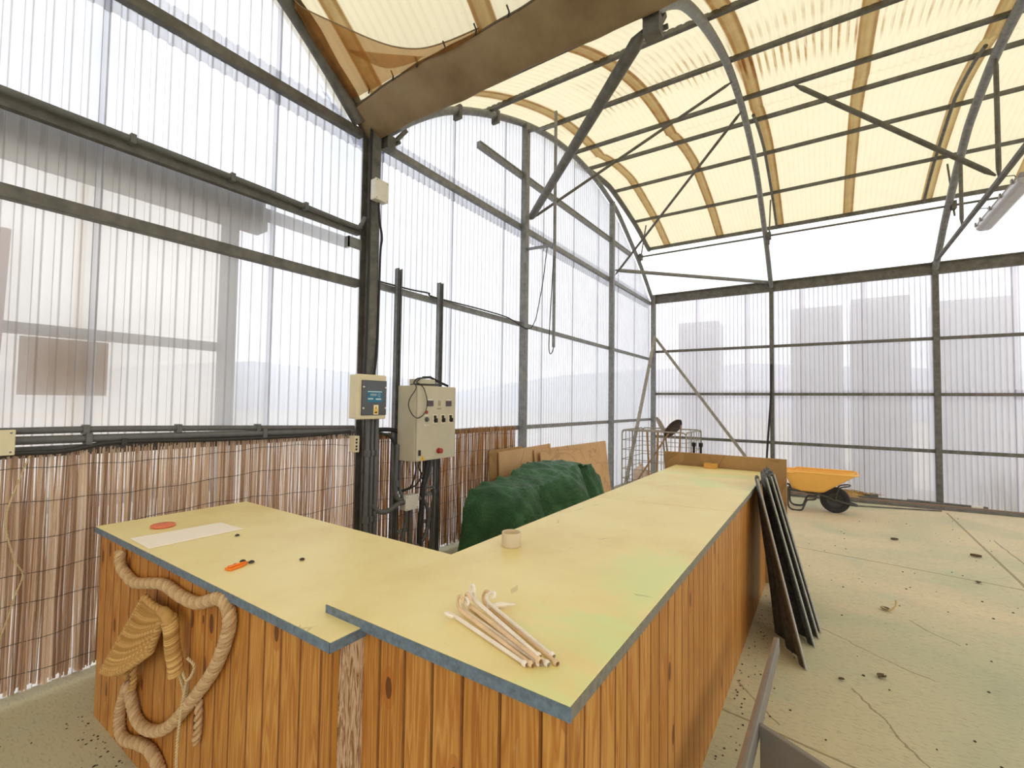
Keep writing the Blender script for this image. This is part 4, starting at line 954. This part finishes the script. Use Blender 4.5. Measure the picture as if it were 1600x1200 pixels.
# conduits
def conduit(name, pts, r, label, mat='conduit', n=6, clips=None, group=None):
    t = thing(name, pts[0], label, 'conduit' if 'conduit' in name else 'cable', group); m = MB(); m.tube(cr(pts, n), r, 10); build('pipe', m, M[mat], t, smooth=True)
    for c in clips or []:
        m = MB(); c = Vector(c); m.box(c.x-r*1.6, c.x+r*1.3, c.y-.014, c.y+.014, c.z-r*1.45, c.z+r*1.45); build('clip', m, M[mat], t, bevel=.003)
    return t
conduit('conduit', [(XA+.055, -1.5, 1.322), (XA+.055, .5, 1.322), (XA+.055, 1.3, 1.305), (XA+.055, 2.5, 1.263)], .018, 'upper of the two grey conduits along the reed screen top', clips=[(XA+.055, .79, 1.318), (XA+.055, 1.22, 1.307), (XA+.055, 1.70, 1.292)])
conduit('conduit', [(XA+.06, .51, 1.275), (XA+.06, 1.3, 1.262), (XA+.06, 2.0, 1.248), (XA+.06, 2.5, 1.238)], .022, 'lower and thicker of the two grey conduits over the reeds', clips=[(XA+.06, .80, 1.27), (XA+.06, 1.74, 1.253)])
conduit('black_cable', [(XA+.075, -.4, 1.21), (XA+.075, .45, 1.215), (XA+.075, .7, 1.213), (XA+.075, .93, 1.245), (XA+.075, 1.4, 1.228), (XA+.075, 2.0, 1.220), (XA+.075, 2.45, 1.232)], .013, 'dark cable sagging just below the two grey conduits', 'black_cable', clips=[(XA+.075, .95, 1.243)])
conduit('conduit', [(XA+.065, -1.5, 2.975), (XA+.065, .5, 2.972), (XA+.065, 1.6, 2.975), (XA+.065, 2.42, 2.962), (XA+.075, 2.50, 2.985), (XA+.09, 2.535, 3.06)], .019, 'dark conduit high on the left wall bending up at the post', clips=[(XA+.065, .93, 2.972), (XA+.065, 1.47, 2.974), (XA+.065, 2.0, 2.97)])
conduit('black_cable', [(XA+.12, 2.555, 3.83), (XA+.125, 2.55, 3.3), (XA+.123, 2.556, 2.6), (XA+.122, 2.55, 1.9), (XA+.14, 2.53, 1.695)], .012, 'black cable running up the left edge of the dark post', 'black')
conduit('black_cable', [(XA+.165, 2.61, 3.20), (XA+.15, 2.64, 3.05), (XA+.13, 2.685, 2.92), (XA+.125, 2.675, 2.75), (XA+.122, 2.670, 2.0), (XA+.15, 2.62, 1.695)], .010, 'black cable from the high junction box down the right of the post', 'black')
for i, (y, r, l) in enumerate(((2.545, .019, 'leftmost grey conduit under the breaker box'), (2.59, .016, 'middle grey conduit under the breaker box'), (2.635, .02, 'rightmost grey conduit under the breaker box'))):
    e = .10+.09*i
    conduit('conduit', [(XA+.18, y, 1.345), (XA+.18, y, .9), (XA+.18, y, .48-.06*i), (XA+.185, y+.02, .36-.06*i), (XA+.19, y+.09, .22-.05*i), (XA+.19, y+.17, .06-.02*i), (XA+.19, y+.19, -.02)], r, l, clips=[(XA+.18, y, 1.05), (XA+.18, y, .50)], group='conduits under the breaker box')
conduit('conduit', [(XA+.19, 2.60, .62), (XA+.19, 2.66, .555), (XA+.20, 2.74, .535), (XA+.19, 2.84, .555), (XA+.18, 2.90, .575), (XA+.18, 2.965, .575)], .022, 'grey conduit curving from the post conduits to the white junction box')
conduit('conduit', [(xw+.08, 2.90, 1.10), (xw+.08, 2.89, .80), (xw+.08, 2.89, .68), (xw+.085, 2.91, .61), (xw+.09, 2.965, .60)], .02, 'thick grey conduit down the left channel into the junction box', clips=[(xw+.08, 2.89, .75)])
conduit('conduit', [(xw+.075, 2.945, 1.18), (xw+.075, 2.94, .90), (xw+.075, 2.94, .72), (xw+.085, 2.945, .66), (xw+.09, 2.968, .62)], .014, 'thinner grey conduit beside the left channel')
conduit('conduit', [(xw+.085, 3.12, .57), (xw+.085, 3.20, .565), (xw+.09, 3.27, .50), (xw+.09, 3.31, .36), (xw+.09, 3.26, .20), (xw+.09, 3.15, .13), (xw+.09, 3.02, .12), (xw+.09, 2.96, .05), (xw+.09, 2.95, -.025)], .02, 'grey conduit looping down right of the white junction box')
conduit('conduit', [(xw+.08, 3.02, .50), (xw+.08, 3.02, .38), (xw+.08, 2.99, .25), (xw+.08, 2.95, .12), (xw+.08, 2.93, -.02)], .018, 'grey conduit leaving the junction box bottom on the left')
conduit('conduit', [(xw+.08, 3.075, .50), (xw+.08, 3.075, .3), (xw+.08, 3.075, -.03)], .018, 'grey conduit leaving the junction box bottom on the right')
conduit('conduit', [(xw+.09, 3.28, .955), (xw+.09, 3.26, .80), (xw+.09, 3.22, .66), (xw+.09, 3.21, .50), (xw+.09, 3.19, .30), (xw+.09, 3.18, -.03)], .024, 'dark thick conduit dropping from the cabinet bottom', 'black_cable')
conduit('conduit', [(xw+.09, 3.33, .955), (xw+.09, 3.31, .78), (xw+.09, 3.24, .64), (xw+.095, 3.27, .60)], .016, 'pale grey conduit slanting under the cabinet')
conduit('conduit', [(xw+.07, 3.40, .955), (xw+.07, 3.40, .75), (xw+.07, 3.39, .5), (xw+.07, 3.37, .2), (xw+.07, 3.34, -.03)], .017, 'grey conduit straight down beside the right channel', clips=[(xw+.07, 3.395, .60)])
conduit('conduit', [(xw+.09, 3.22, .65), (xw+.09, 3.30, .665), (xw+.09, 3.36, .65), (xw+.09, 3.385, .58), (xw+.09, 3.38, .3), (xw+.09, 3.36, -.03)], .013, 'thin grey conduit hooking over to the right channel')
for z, y0, y1, l in ((.585, 3.24, 3.42, 'upper short steel rung right of the white junction box'), (.30, 2.94, 3.08, 'short steel rung below the white junction box'), (.33, 3.28, 3.42, 'lower short steel rung beside the right channel')):
    m = MB(); m.box(xw+.05, xw+.07, y0, y1, z-.016, z+.016); tag(build('strut_rung', m, M['steel']), l, 'rung')
cbn = [([(CX0+.10, 3.05, CZ0), (CX0+.10, 3.06, .86), (CX0+.10, 3.04, .78), (CX0+.08, 3.02, .71), (CX0+.03, 2.97, .68), (xw+.06, 2.90, .69)], .008, 'left of the loose black wires under the cabinet'),
       ([(CX0+.12, 3.09, CZ0), (CX0+.12, 3.08, .88), (CX0+.12, 3.11, .82), (CX0+.11, 3.09, .75), (CX0+.08, 3.04, .70), (xw+.07, 2.95, .66)], .007, 'middle loose black wire under the cabinet'),
       ([(CX0+.13, 3.12, CZ0), (CX0+.13, 3.13, .86), (CX0+.13, 3.10, .80), (CX0+.12, 3.14, .74), (CX0+.11, 3.12, .70), (CX0+.10, 3.06, .695), (CX0+.10, 3.08, .74)], .005, 'thin looping black wire under the cabinet')]
for p, r, l in cbn: conduit('black_cable', p, r, l, 'black')
conduit('black_cable', [(XA+.10, 2.70, 1.215), (XA+.12, 2.76, 1.20), (XA+.13, 2.83, 1.17), (XA+.13, 2.90, 1.08), (XA+.13, 2.93, .99)], .012, 'dark cable drooping from the post to the left channel', 'black_cable')
conduit('black_cable', [(XA+.09, 2.70, 1.235), (XA+.10, 2.80, 1.235), (XA+.11, 2.88, 1.225), (XA+.11, 2.98, 1.19)], .02, 'bundle of dark cables over the reeds right of the post', 'black')
conduit('black_cable', [(XA+.055, 2.68, 2.555), (XA+.06, 3.1, 2.56), (XA+.06, 3.35, 2.575), (XA+.06, 3.42, 2.55), (XA+.06, 4.2, 2.56), (XA+.06, 4.7, 2.555), (XA+.07, 4.9, 2.52), (XA+.11, 5.08, 2.46), (XA+.12, 5.2, 2.47)], .008, 'thin cable tied along the second wall rail', 'black_cable')
# hanging twine on the left reed screen
m = MB(); m.rope([(XA+.075,.58,1.20), (XA+.085,.55,1.10), (XA+.085,.515,.96), (XA+.085,.51,.86), (XA+.085,.545,.70), (XA+.085,.575,.62), (XA+.085,.55,.52), (XA+.085,.53,.42), (XA+.08,.50,.30)], .004, 2, .02, 5)
tag(build('hanging_twine', m, M['twine'], smooth=True), 'beige twine dangling in front of the reeds at the left edge', 'twine')
m = MB(); pts = [(XA+.19+.05*math.cos(a), .40+.07*math.sin(a), .012+.006*math.sin(2*a)) for a in [2*PI*k/20 for k in range(17)]]; m.tube(pts, .006, 6)
tag(build('twine_ring', m, M['twine'], smooth=True), 'beige ring of twine on the floor at the left edge', 'twine')

# vertical drop pipe with wires near the second gable post
px, py = XA+.60, 4.97
t = thing('drop_pipe', (px, py, 2.25), 'slim vertical pipe held off the gable post with a wire loop', 'pipe')
m = MB(); m.tube([(px, py, 2.17), (px, py, 5.13)], .02, 8); build('pipe', m, M['steel'], t, smooth=True)
for z, za in ((4.95, 5.12), (3.44, 3.52)): m = MB(); m.bar((XA+.10, 5.13, za), (px, py, z), .03, .03); build('bracket', m, M['steel'], t)
m = MB(); m.tube(cr([(px, py, 2.18), (px, py-.03, 2.11), (px+.02, py-.12, 2.08), (px+.02, py-.15, 2.14), (px, py-.11, 2.32), (px, py-.07, 2.8), (px, py-.02, 3.3)], 6), .006, 6); build('wire', m, M['black_cable'], t, smooth=True)
conduit('black_cable', [(XA+.12, 5.22, 2.48), (XA+.13, 5.32, 2.62), (XA+.14, 5.40, 2.9), (XA+.22, 5.34, 3.1), (XA+.3, 5.26, 3.32), (XA+.45, 5.05, 3.46)], .006, 'thin dark wire hanging between the rail and the drop pipe', 'black')
conduit('black_cable', [(X2-.005, YB-.13, 2.32), (X2-.02, YB-.12, 1.6), (X2-.06, YB-.12, 1.0), (X2-.10, YB-.12, .35), (X2-.11, YB-.12, -.1)], .02, 'black hose hanging beside the slim back wall post', 'black')

# ------------------------------------------------------------------ wire cage with tools in the corner
kx0, kx1, ky0, ky1 = -3.20, -2.02, 8.55, 9.75
kz0, kz1 = fz(9.2)+.04, .98
kg = thing('wire_cage', ((kx0+kx1)/2, (ky0+ky1)/2, fz(9)), 'grey wire mesh cage pallet in the corner', 'cage')
def rrect(x0, x1, z0, z1, fn, r=.07):
    pts = []
    for cx, cz, a0 in ((x1-r, z1-r, 0), (x0+r, z1-r, PI/2), (x0+r, z0+r, PI), (x1-r, z0+r, 1.5*PI)):
        for k in range(5): a = a0+PI/2*k/4; pts.append(fn(cx+r*math.cos(a), cz+r*math.sin(a)))
    return pts
def cpanel(a0, a1, fn, nv, nh):
    m = MB(); m.tube(rrect(a0, a1, kz0, kz1, fn), .013, 7, closed=True)
    for i in range(1, nv): x = a0+(a1-a0)*i/nv; m.tube([fn(x, kz0), fn(x, kz1)], .0075, 6)
    for i in range(1, nh): z = kz0+(kz1-kz0)*i/nh; m.tube([fn(a0, z), fn(a1, z)], .0065, 6)
    return build('mesh_panel', m, M['steel_pale'], kg, smooth=True)
cpanel(kx0, kx1, lambda x, z: (x, ky0, z), 6, 6); cpanel(kx0, kx1, lambda x, z: (x, ky1, z), 6, 6)
cpanel(ky0, ky1, lambda y, z: (kx0, y, z), 6, 6); cpanel(ky0, ky1, lambda y, z: (kx1, y, z), 6, 6)
m = MB()
for i in range(13): y = ky0+.05+i*.045; m.tube([(kx0, y, kz1-.002), (kx1-.55, y, kz1-.002)], .006, 5)
build('top_mesh', m, M['steel_pale'], kg)
m = MB()
for i in range(7): y = ky0+(ky1-ky0)*i/6; m.tube([(kx0, y, kz0+.02), (kx1, y, kz0+.02)], .009, 6)
m.box(kx0, kx1, ky0, ky0+.05, fz(ky0), kz0+.02); m.box(kx0, kx1, ky1-.05, ky1, fz(ky1), kz0+.02)
build('base', m, M['steel_dark'], kg)
def shovel(tip, neck, foot, width, face, mat, label):
    tip, neck, foot = Vector(tip), Vector(neck), Vector(foot); d = (neck-tip).normalized(); L = (neck-tip).length
    t = thing('shovel', foot, label, 'shovel', 'shovels in the cage'); n = Vector(face); n = (n-d*n.dot(d)).normalized(); s = d.cross(n).normalized(); m = MB()
    def bf(u, v):
        a = (u-.5)*2; w = width*math.sqrt(max(0, 1-((v-.45)/.55)**2))*(1 if v < .45 else 1) if v > .45 else width*math.sqrt(max(0.004, 1-((.45-v)/.45)**2))
        return tip+d*(L*v)+s*(a*max(w, .012))+n*(-.035*(1-a*a)+.02*v)
    m.grid(bf, 10, 16); build('blade', m, M[mat], t, smooth=True, autosm=False, solid=.004)
    m = MB(); m.tube(cr([tip+d*(L*.75)-n*.01, neck, neck+(foot-neck)*.15+d*.05, foot], 5), .017, 8); build('handle', m, M['handle_wood' if mat == 'blade_pale' else 'barrow_frame'], t, smooth=True); return t
shovel((-2.75, 9.25, 1.23), (-2.58, 9.2, .90), (-2.44, 9.1, kz0+.03), .085, (.9, -.25, .1), 'blade_pale', 'pale shovel standing blade up in the wire cage')
shovel((-2.27, 9.2, 1.18), (-2.56, 9.15, .86), (-2.47, 9.05, kz0+.03), .10, (.3, -.9, .2), 'blade_dark', 'dark shovel standing blade up in the wire cage')
def pole(p, q, r, label, mat='handle_wood', name='wooden_pole'):
    m = MB(); m.tube([p, q], r, 8); return tag(build(name, m, M[mat], smooth=True), label, 'pole')
pole((-3.02, 8.72, kz0+.04), (-2.45, 9.0, .93), .017, 'long diagonal tool handle leaning inside the cage')
pole((-2.78, 8.9, kz0+.04), (-2.90, 9.12, .93), .02, 'dark upright stick inside the cage on the left', 'particle')
pole((-2.68, 9.0, kz0+.04), (-2.74, 9.3, .95), .022, 'brown upright stick inside the cage beside the corner', 'particle')
pole((-2.30, 8.98, kz0+.04), (-2.20, 8.92, 1.10), .014, 'thin stick standing in front of the dark shovel', 'handle_wood')
m = MB(); m.box(-2.40, -2.08, 8.62, 8.82, kz0+.03, kz0+.19); m.box(-2.38, -2.10, 8.64, 8.80, kz0+.19, kz0+.26); tag(build('red_crate', m, M['red_dull'], bevel=.02), 'dull red crate on the floor of the wire cage', 'crate')
m = MB(); m.lathe([(.0, .0), (.13, .0), (.14, .03), (.14, .26), (.09, .33), (.04, .35), (.04, .40), (0, .40)], (-2.98, 8.98, kz0+.03), n=20, cap=False); tag(build('plastic_jug', m, M['jug'], smooth=True), 'cloudy beige plastic jug standing in the cage', 'jug')
for i, (p, q, mt, l) in enumerate((((-3.15, 8.30, fz(8.3)+.02), (-2.55, 8.42, fz(8.4)+.02), 'red_dull', 'dull red rod on the floor before the cage'), ((-3.1, 8.22, fz(8.2)+.02), (-2.5, 8.30, fz(8.3)+.02), 'particle', 'brown rod on the floor before the cage'), ((-3.0, 8.36, fz(8.4)+.045), (-2.7, 8.25, fz(8.3)+.045), 'steel_pale', 'pale rod lying across the red rod before the cage'))):
    pole(p, q, .016, l, mt, 'floor_rod')

# ------------------------------------------------------------------ wheelbarrow
wbx, wby = 0., 8.75; fzz = fz(wby)
wbw = thing('wheelbarrow', (wbx, wby, fzz), 'yellow wheelbarrow with black wheel standing by the back wall', 'wheelbarrow')
def trayf(u, v):        # u round the rim, v from rim (0) to floor (1)
    a = 2*PI*u
    def rr_(cx, cy, hx, hy, k=.32):
        c, s = math.cos(a), math.sin(a); return (cx+hx*math.copysign(abs(c)**k, c), cy+hy*math.copysign(abs(s)**k, s))
    x0, y0 = rr_(wbx-.055, wby, .475, .31); x1, y1 = rr_(wbx-.20, wby, .20, .20)
    f = v**.9; bul = .05*math.sin(v*PI)
    x = x0+(x1-x0)*f; y = y0+(y1-y0)*f
    x += (x-wbx+.1)*bul*.6; y += (y-wby)*bul
    return (x, y, fzz+.615-.30*v-.02*(1 if x < wbx-.4 else 0))
m = MB(); m.grid(trayf, 64, 14); m.grid(lambda u, v: (lambda p, c: (c[0]+(p[0]-c[0])*(1-v), c[1]+(p[1]-c[1])*(1-v), p[2]))(trayf(u, 1), (wbx-.2, wby)), 64, 4)
tr = build('tray', m, M['barrow'], wbw, smooth=True, autosm=False, solid=.006)
m = MB(); m.tube([trayf(i/64, 0) for i in range(64)], .014, 7, closed=True); build('rim', m, M['barrow'], tr, smooth=True)
R_ = .195; wc = Vector((wbx+.135, wby, fzz+R_)); m = MB()
m.lathe([(R_-.085, -.035), (R_-.05, -.048), (R_-.012, -.04), (R_, -.02), (R_, .02), (R_-.012, .04), (R_-.05, .048), (R_-.085, .035)], wc, (0, 1, 0), 36, cap=False); wh = build('wheel', m, M['tyre'], wbw, smooth=True)
m = MB()
m.lathe([(.0, -.03), (.03, -.03), (.035, -.012), (R_-.08, -.022), (R_-.078, .022), (.035, .012), (.03, .03), (0, .03)], wc, (0, 1, 0), 28, cap=False); m.lathe([(.012, -.12), (.012, .12)], wc, (0, 1, 0), 12); build('hub', m, M['barrow_frame'], wh, smooth=True)
for s, nm in ((-1, 'near'), (1, 'far')):
    y = wby+s*.13
    m = MB(); m.tube(cr([(wbx-1.05, wby+s*.28, fzz+.50), (wbx-.6, wby+s*.25, fzz+.36), (wbx-.35, wby+s*.20, fzz+.315), (wbx-.05, y, fzz+.27), (wbx+.135, wby+s*.105, fzz+R_+.01), (wbx+.38, wby+s*.05, fzz+.15), (wbx+.405, wby, fzz+.15)], 6), .016, 8); build('frame_tube', m, M['barrow_frame'], wbw, smooth=True)
    m = MB(); m.tube(cr([(wbx-.47, wby+s*.22, fzz+.33), (wbx-.475, wby+s*.22, fzz+.10), (wbx-.44, wby+s*.22, fzz+.025), (wbx-.36, wby+s*.22, fzz+.012), (wbx-.29, wby+s*.22, fzz+.03), (wbx-.26, wby+s*.21, fzz+.10), (wbx-.22, wby+s*.20, fzz+.18), (wbx-.12, wby+s*.17, fzz+.20), (wbx-.10, wby+s*.16, fzz+.28)], 6), .014, 8); build('leg', m, M['barrow_frame'], wbw, smooth=True)
    m = MB(); m.tube(cr([(wbx+.135, wby+s*.11, fzz+R_), (wbx+.16, wby+s*.12, fzz+.32), (wbx+.20, wby+s*.12, fzz+.40), (wbx+.30, wby+s*.10, fzz+.43), (wbx+.33, wby, fzz+.435)], 6), .010, 8); build('front_stay', m, M['barrow_frame'], wbw, smooth=True)
    m = MB(); m.tube([(wbx-1.06, wby+s*.285, fzz+.505), (wbx-1.2, wby+s*.30, fzz+.53)], .02, 8); build('grip', m, M['black'], wbw, smooth=True)

# ------------------------------------------------------------------ bars, straw and debris on the floor by the back wall
def floorbar(p, q, w, h, label, dz=0., mat='steel_dark'):
    m = MB(); (x0, y0), (x1, y1) = p, q; m.bar((x0, y0, fz(y0)+h/2+.003+dz), (x1, y1, fz(y1)+h/2+.003+dz), w, h); return tag(build('steel_bar', m, M[mat]), label, 'bar', 'steel bars along the back wall')
floorbar((-.55, 9.95), (3.2, 10.42), .05, .045, 'nearest long dark bar on the floor along the back wall')
floorbar((-.6, 10.18), (3.0, 10.52), .06, .05, 'second long dark bar along the back wall', mat='grey_paint_edge')
floorbar((-.7, 10.40), (1.35, 10.50), .07, .06, 'dark bar ending left of the right post')
floorbar((-.6, 10.60), (.80, 10.63), .08, .09, 'thick dark bar behind the wheelbarrow')
floorbar((1.2, 10.64), (2.2, 10.62), .07, .06, 'short dark bar right of the right post')
floorbar((.35, 9.55), (1.55, 10.02), .018, .02, 'thin rod angled on the floor right of the wheel')
m = MB(); m.box(2.0, 2.14, 10.565, 10.60, fz(10.5)+.003, fz(10.5)+.07); tag(build('label_tag', m, M['white_plastic'], bevel=.004), 'small white tag lying between the bars at right', 'tag')
m = MB(); rr = random.Random(4)
for i in range(130):
    x = .40+rr.gauss(0, .17); y = 10.58+rr.gauss(0, .07); z = fz(y)+.10+rr.uniform(0, .05)*(1-abs(x-.4)*2); a = rr.uniform(0, 6.3); L = rr.uniform(.04, .12)
    if z < fz(y)+.1: z = fz(y)+.10
    m.tube([(x, y, z), (x+L*math.cos(a), y+L*math.sin(a)*.4, z-.02)], .003, 4)
m.lathe([(.24, .0), (.2, .05), (.1, .10), (0, .115)], (.42, 10.6, fz(10.6)+.005), n=18, cap=False)
tag(build('straw_heap', m, M['straw']), 'small heap of straw and dirt on the bars behind the wheelbarrow', 'straw', kind='stuff')
def leaf(x, y, s, a, label, mat='leaf'):
    m = MB(); c, sn = math.cos(a), math.sin(a)
    m.grid(lambda u, v: (x+c*(u-.5)*s-sn*(v-.5)*s*.9*math.sin(PI*(.08+.84*u)), y+sn*(u-.5)*s+c*(v-.5)*s*.9*math.sin(PI*(.08+.84*u)), fz(y)+.006+.35*s*(abs(v-.5)*1.2+.3*(u-.5)**2)), 6, 4)
    return tag(build('dry_leaf', m, M[mat], smooth=True, solid=.0015), label, 'leaf', 'dry leaves on the floor')
leaf(.70, 7.3, .075, .3, 'curled dry leaf on the floor right of the wheelbarrow'); leaf(1.35, 7.0, .09, -.2, 'dark dry leaf on the floor near the right edge')
leaf(.26, 3.42, .05, .9, 'small dark leaf on the floor right of the leaning sheets'); leaf(.38, 4.62, .06, -.6, 'flat leaf beside the pale twig on the floor')
leaf(.07, 3.25, .03, .4, 'tiny leaf on the floor below the leaning sheets'); leaf(1.15, 5.9, .05, 1.2, 'small leaf on the floor midway to the back wall')
m = MB(); m.tube(cr([(.36, 4.64, fz(4.6)+.012), (.40, 4.60, fz(4.6)+.012), (.44, 4.60, fz(4.6)+.05), (.445, 4.60, fz(4.6)+.10)], 4), .008, 6); tag(build('pale_twig', m, M['twine'], smooth=True), 'pale upright twig on the floor in mid floor', 'twig')
m = MB(); rr = random.Random(8)
def speck(x, y, r): m.lathe([(r, 0), (r*.8, r*.5), (0, r*.6)], (x, y, fz(y)+.0005), n=6, cap=False)
for i in range(150): speck(-.415+abs(rr.gauss(0, .10)), rr.uniform(1.7, 4.6), rr.uniform(.002, .006))
for i in range(50): speck(-3.1+abs(rr.gauss(.1, .4)), rr.uniform(-.4, .70), rr.uniform(.001, .004))
for i in range(50): speck(rr.uniform(-2.9, -2.2), .74-abs(rr.gauss(0, .04)), rr.uniform(.002, .005))
for i in range(140): speck(rr.uniform(-.2, 2.4), rr.uniform(2.4, 9.5), rr.uniform(.003, .009))
tag(build('floor_debris', m, M['dust']), 'scattered dark crumbs of dirt on the concrete floor', 'debris', kind='stuff')

# ------------------------------------------------------------------ sheets leaning on the long counter
def lean(bn, bf, tn, tf, label, lip=.022, mid=True):
    bn, bf, tn, tf = map(Vector, (bn, bf, tn, tf)); t = thing('ribbed_sheet', bn, label, 'sheet', 'dark sheets leaning on the counter')
    nrm = ((bf-bn).cross(tn-bn)).normalized(); 
    if nrm.x > 0: nrm = -nrm
    m = MB(); b0 = lambda u, v: bn.lerp(bf, u).lerp(tn.lerp(tf, u), v)
    m.grid(lambda u, v: b0(u, v)+nrm*(.012*math.sin(u*PI*5)+.003*math.sin(v*7+u*3)), 40, 8); build('web', m, M['sheet_dark'], t, smooth=True, autosm=False, solid=.005)
    m = MB(); m.tube([b0(0, 0), b0(0, .5), b0(0, 1)], .008, 6); build('edge_lip', m, M['sheet_edge'], t, smooth=True)
    if mid: m = MB(); m.tube([b0(.985, 0), b0(.985, .5), b0(.985, 1)], .006, 6); build('edge_lip', m, M['sheet_dark'], t, smooth=True)
    return t
lean((-.097,3.249,fz(3.25)+.004), (-.290,3.72,fz(3.72)+.004), (-.385,3.64,.985), (-.415,3.90,.975), 'nearest dark ribbed sheet leaning on the counter')
lean((-.061,3.60,fz(3.6)+.004), (-.262,3.95,fz(3.95)+.004), (-.345,3.80,.975), (-.405,4.10,.985), 'second dark ribbed sheet leaning on the counter')
lean((-.041,3.756,fz(3.76)+.004), (-.24,4.12,fz(4.1)+.004), (-.33,3.98,.965), (-.405,4.28,.985), 'third dark ribbed sheet leaning on the counter')
lean((-.030,3.86,fz(3.86)+.004), (-.22,4.26,fz(4.26)+.004), (-.32,4.10,.965), (-.40,4.42,.985), 'furthest dark ribbed sheet leaning on the counter')

# ------------------------------------------------------------------ grey frame in the right foreground
gf = thing('grey_frame', (-.05, 1.8, 0), 'grey painted board frame lying low in the right foreground', 'frame')
m = MB(); m.hexa([(-.262,1.2,.215),(-.232,1.2,.215),(-.200,2.83,.215),(-.222,2.83,.215),(-.262,1.2,.30),(-.232,1.2,.30),(-.200,2.80,.30),(-.222,2.80,.30)]); sr = build('side_rail', m, M['grey_paint'], gf, bevel=.005)
m = MB(); m.hexa([(-.264,1.2,.295),(-.250,1.2,.295),(-.214,2.79,.295),(-.224,2.79,.295),(-.264,1.2,.302),(-.250,1.2,.302),(-.214,2.79,.302),(-.224,2.79,.302)]); build('worn_edge', m, M['grey_paint_edge'], sr)
m = MB(); m.hexa([(-.212,2.03,.10),(.50,1.65,.10),(.51,1.675,.10),(-.212,2.055,.10),(-.212,2.03,.285),(.50,1.65,.285),(.51,1.675,.285),(-.212,2.055,.285)]); build('cross_board', m, M['grey_paint'], gf, bevel=.004)
for x, y in ((-.235, 1.35), (.45, 1.70), (-.19, 2.085)): m = MB(); m.box(x-.015, x+.015, y-.015, y+.015, fz(y), .22); build('leg', m, M['grey_paint'], gf, bevel=.003)

# ------------------------------------------------------------------ lamp under the tie bar
lt = thing('batten_lamp', (1.79, 7.6, 3.9), 'grey weatherproof batten lamp hung beside the tie bar', 'lamp')
m = MB(); m.prism([(1.70, 6.85, 3.90), (1.72, 6.85, 3.955), (1.84, 6.85, 3.955), (1.86, 6.85, 3.90)], (0, 1.58, 0)); build('housing', m, M['lamp_body'], lt, bevel=.008)
m = MB(); m.prism([(1.69, 6.84, 3.90), (1.87, 6.84, 3.90), (1.855, 6.84, 3.845), (1.82, 6.84, 3.825), (1.74, 6.84, 3.825), (1.705, 6.84, 3.845)], (0, 1.60, 0)); build('diffuser', m, M['lamp_cover'], lt, bevel=.012)
for y in (6.95, 7.35, 7.75, 8.15, 8.36): m = MB(); m.box(1.675, 1.69, y-.02, y+.02, 3.875, 3.925); build('clip', m, M['lamp_body'], lt)
for y in (7.1, 8.1): m = MB(); m.tube([(1.78, y, 3.95), (1.74, y, 4.02), (X3, y, 4.03)], .006, 5); build('hanger', m, M['steel'], lt)
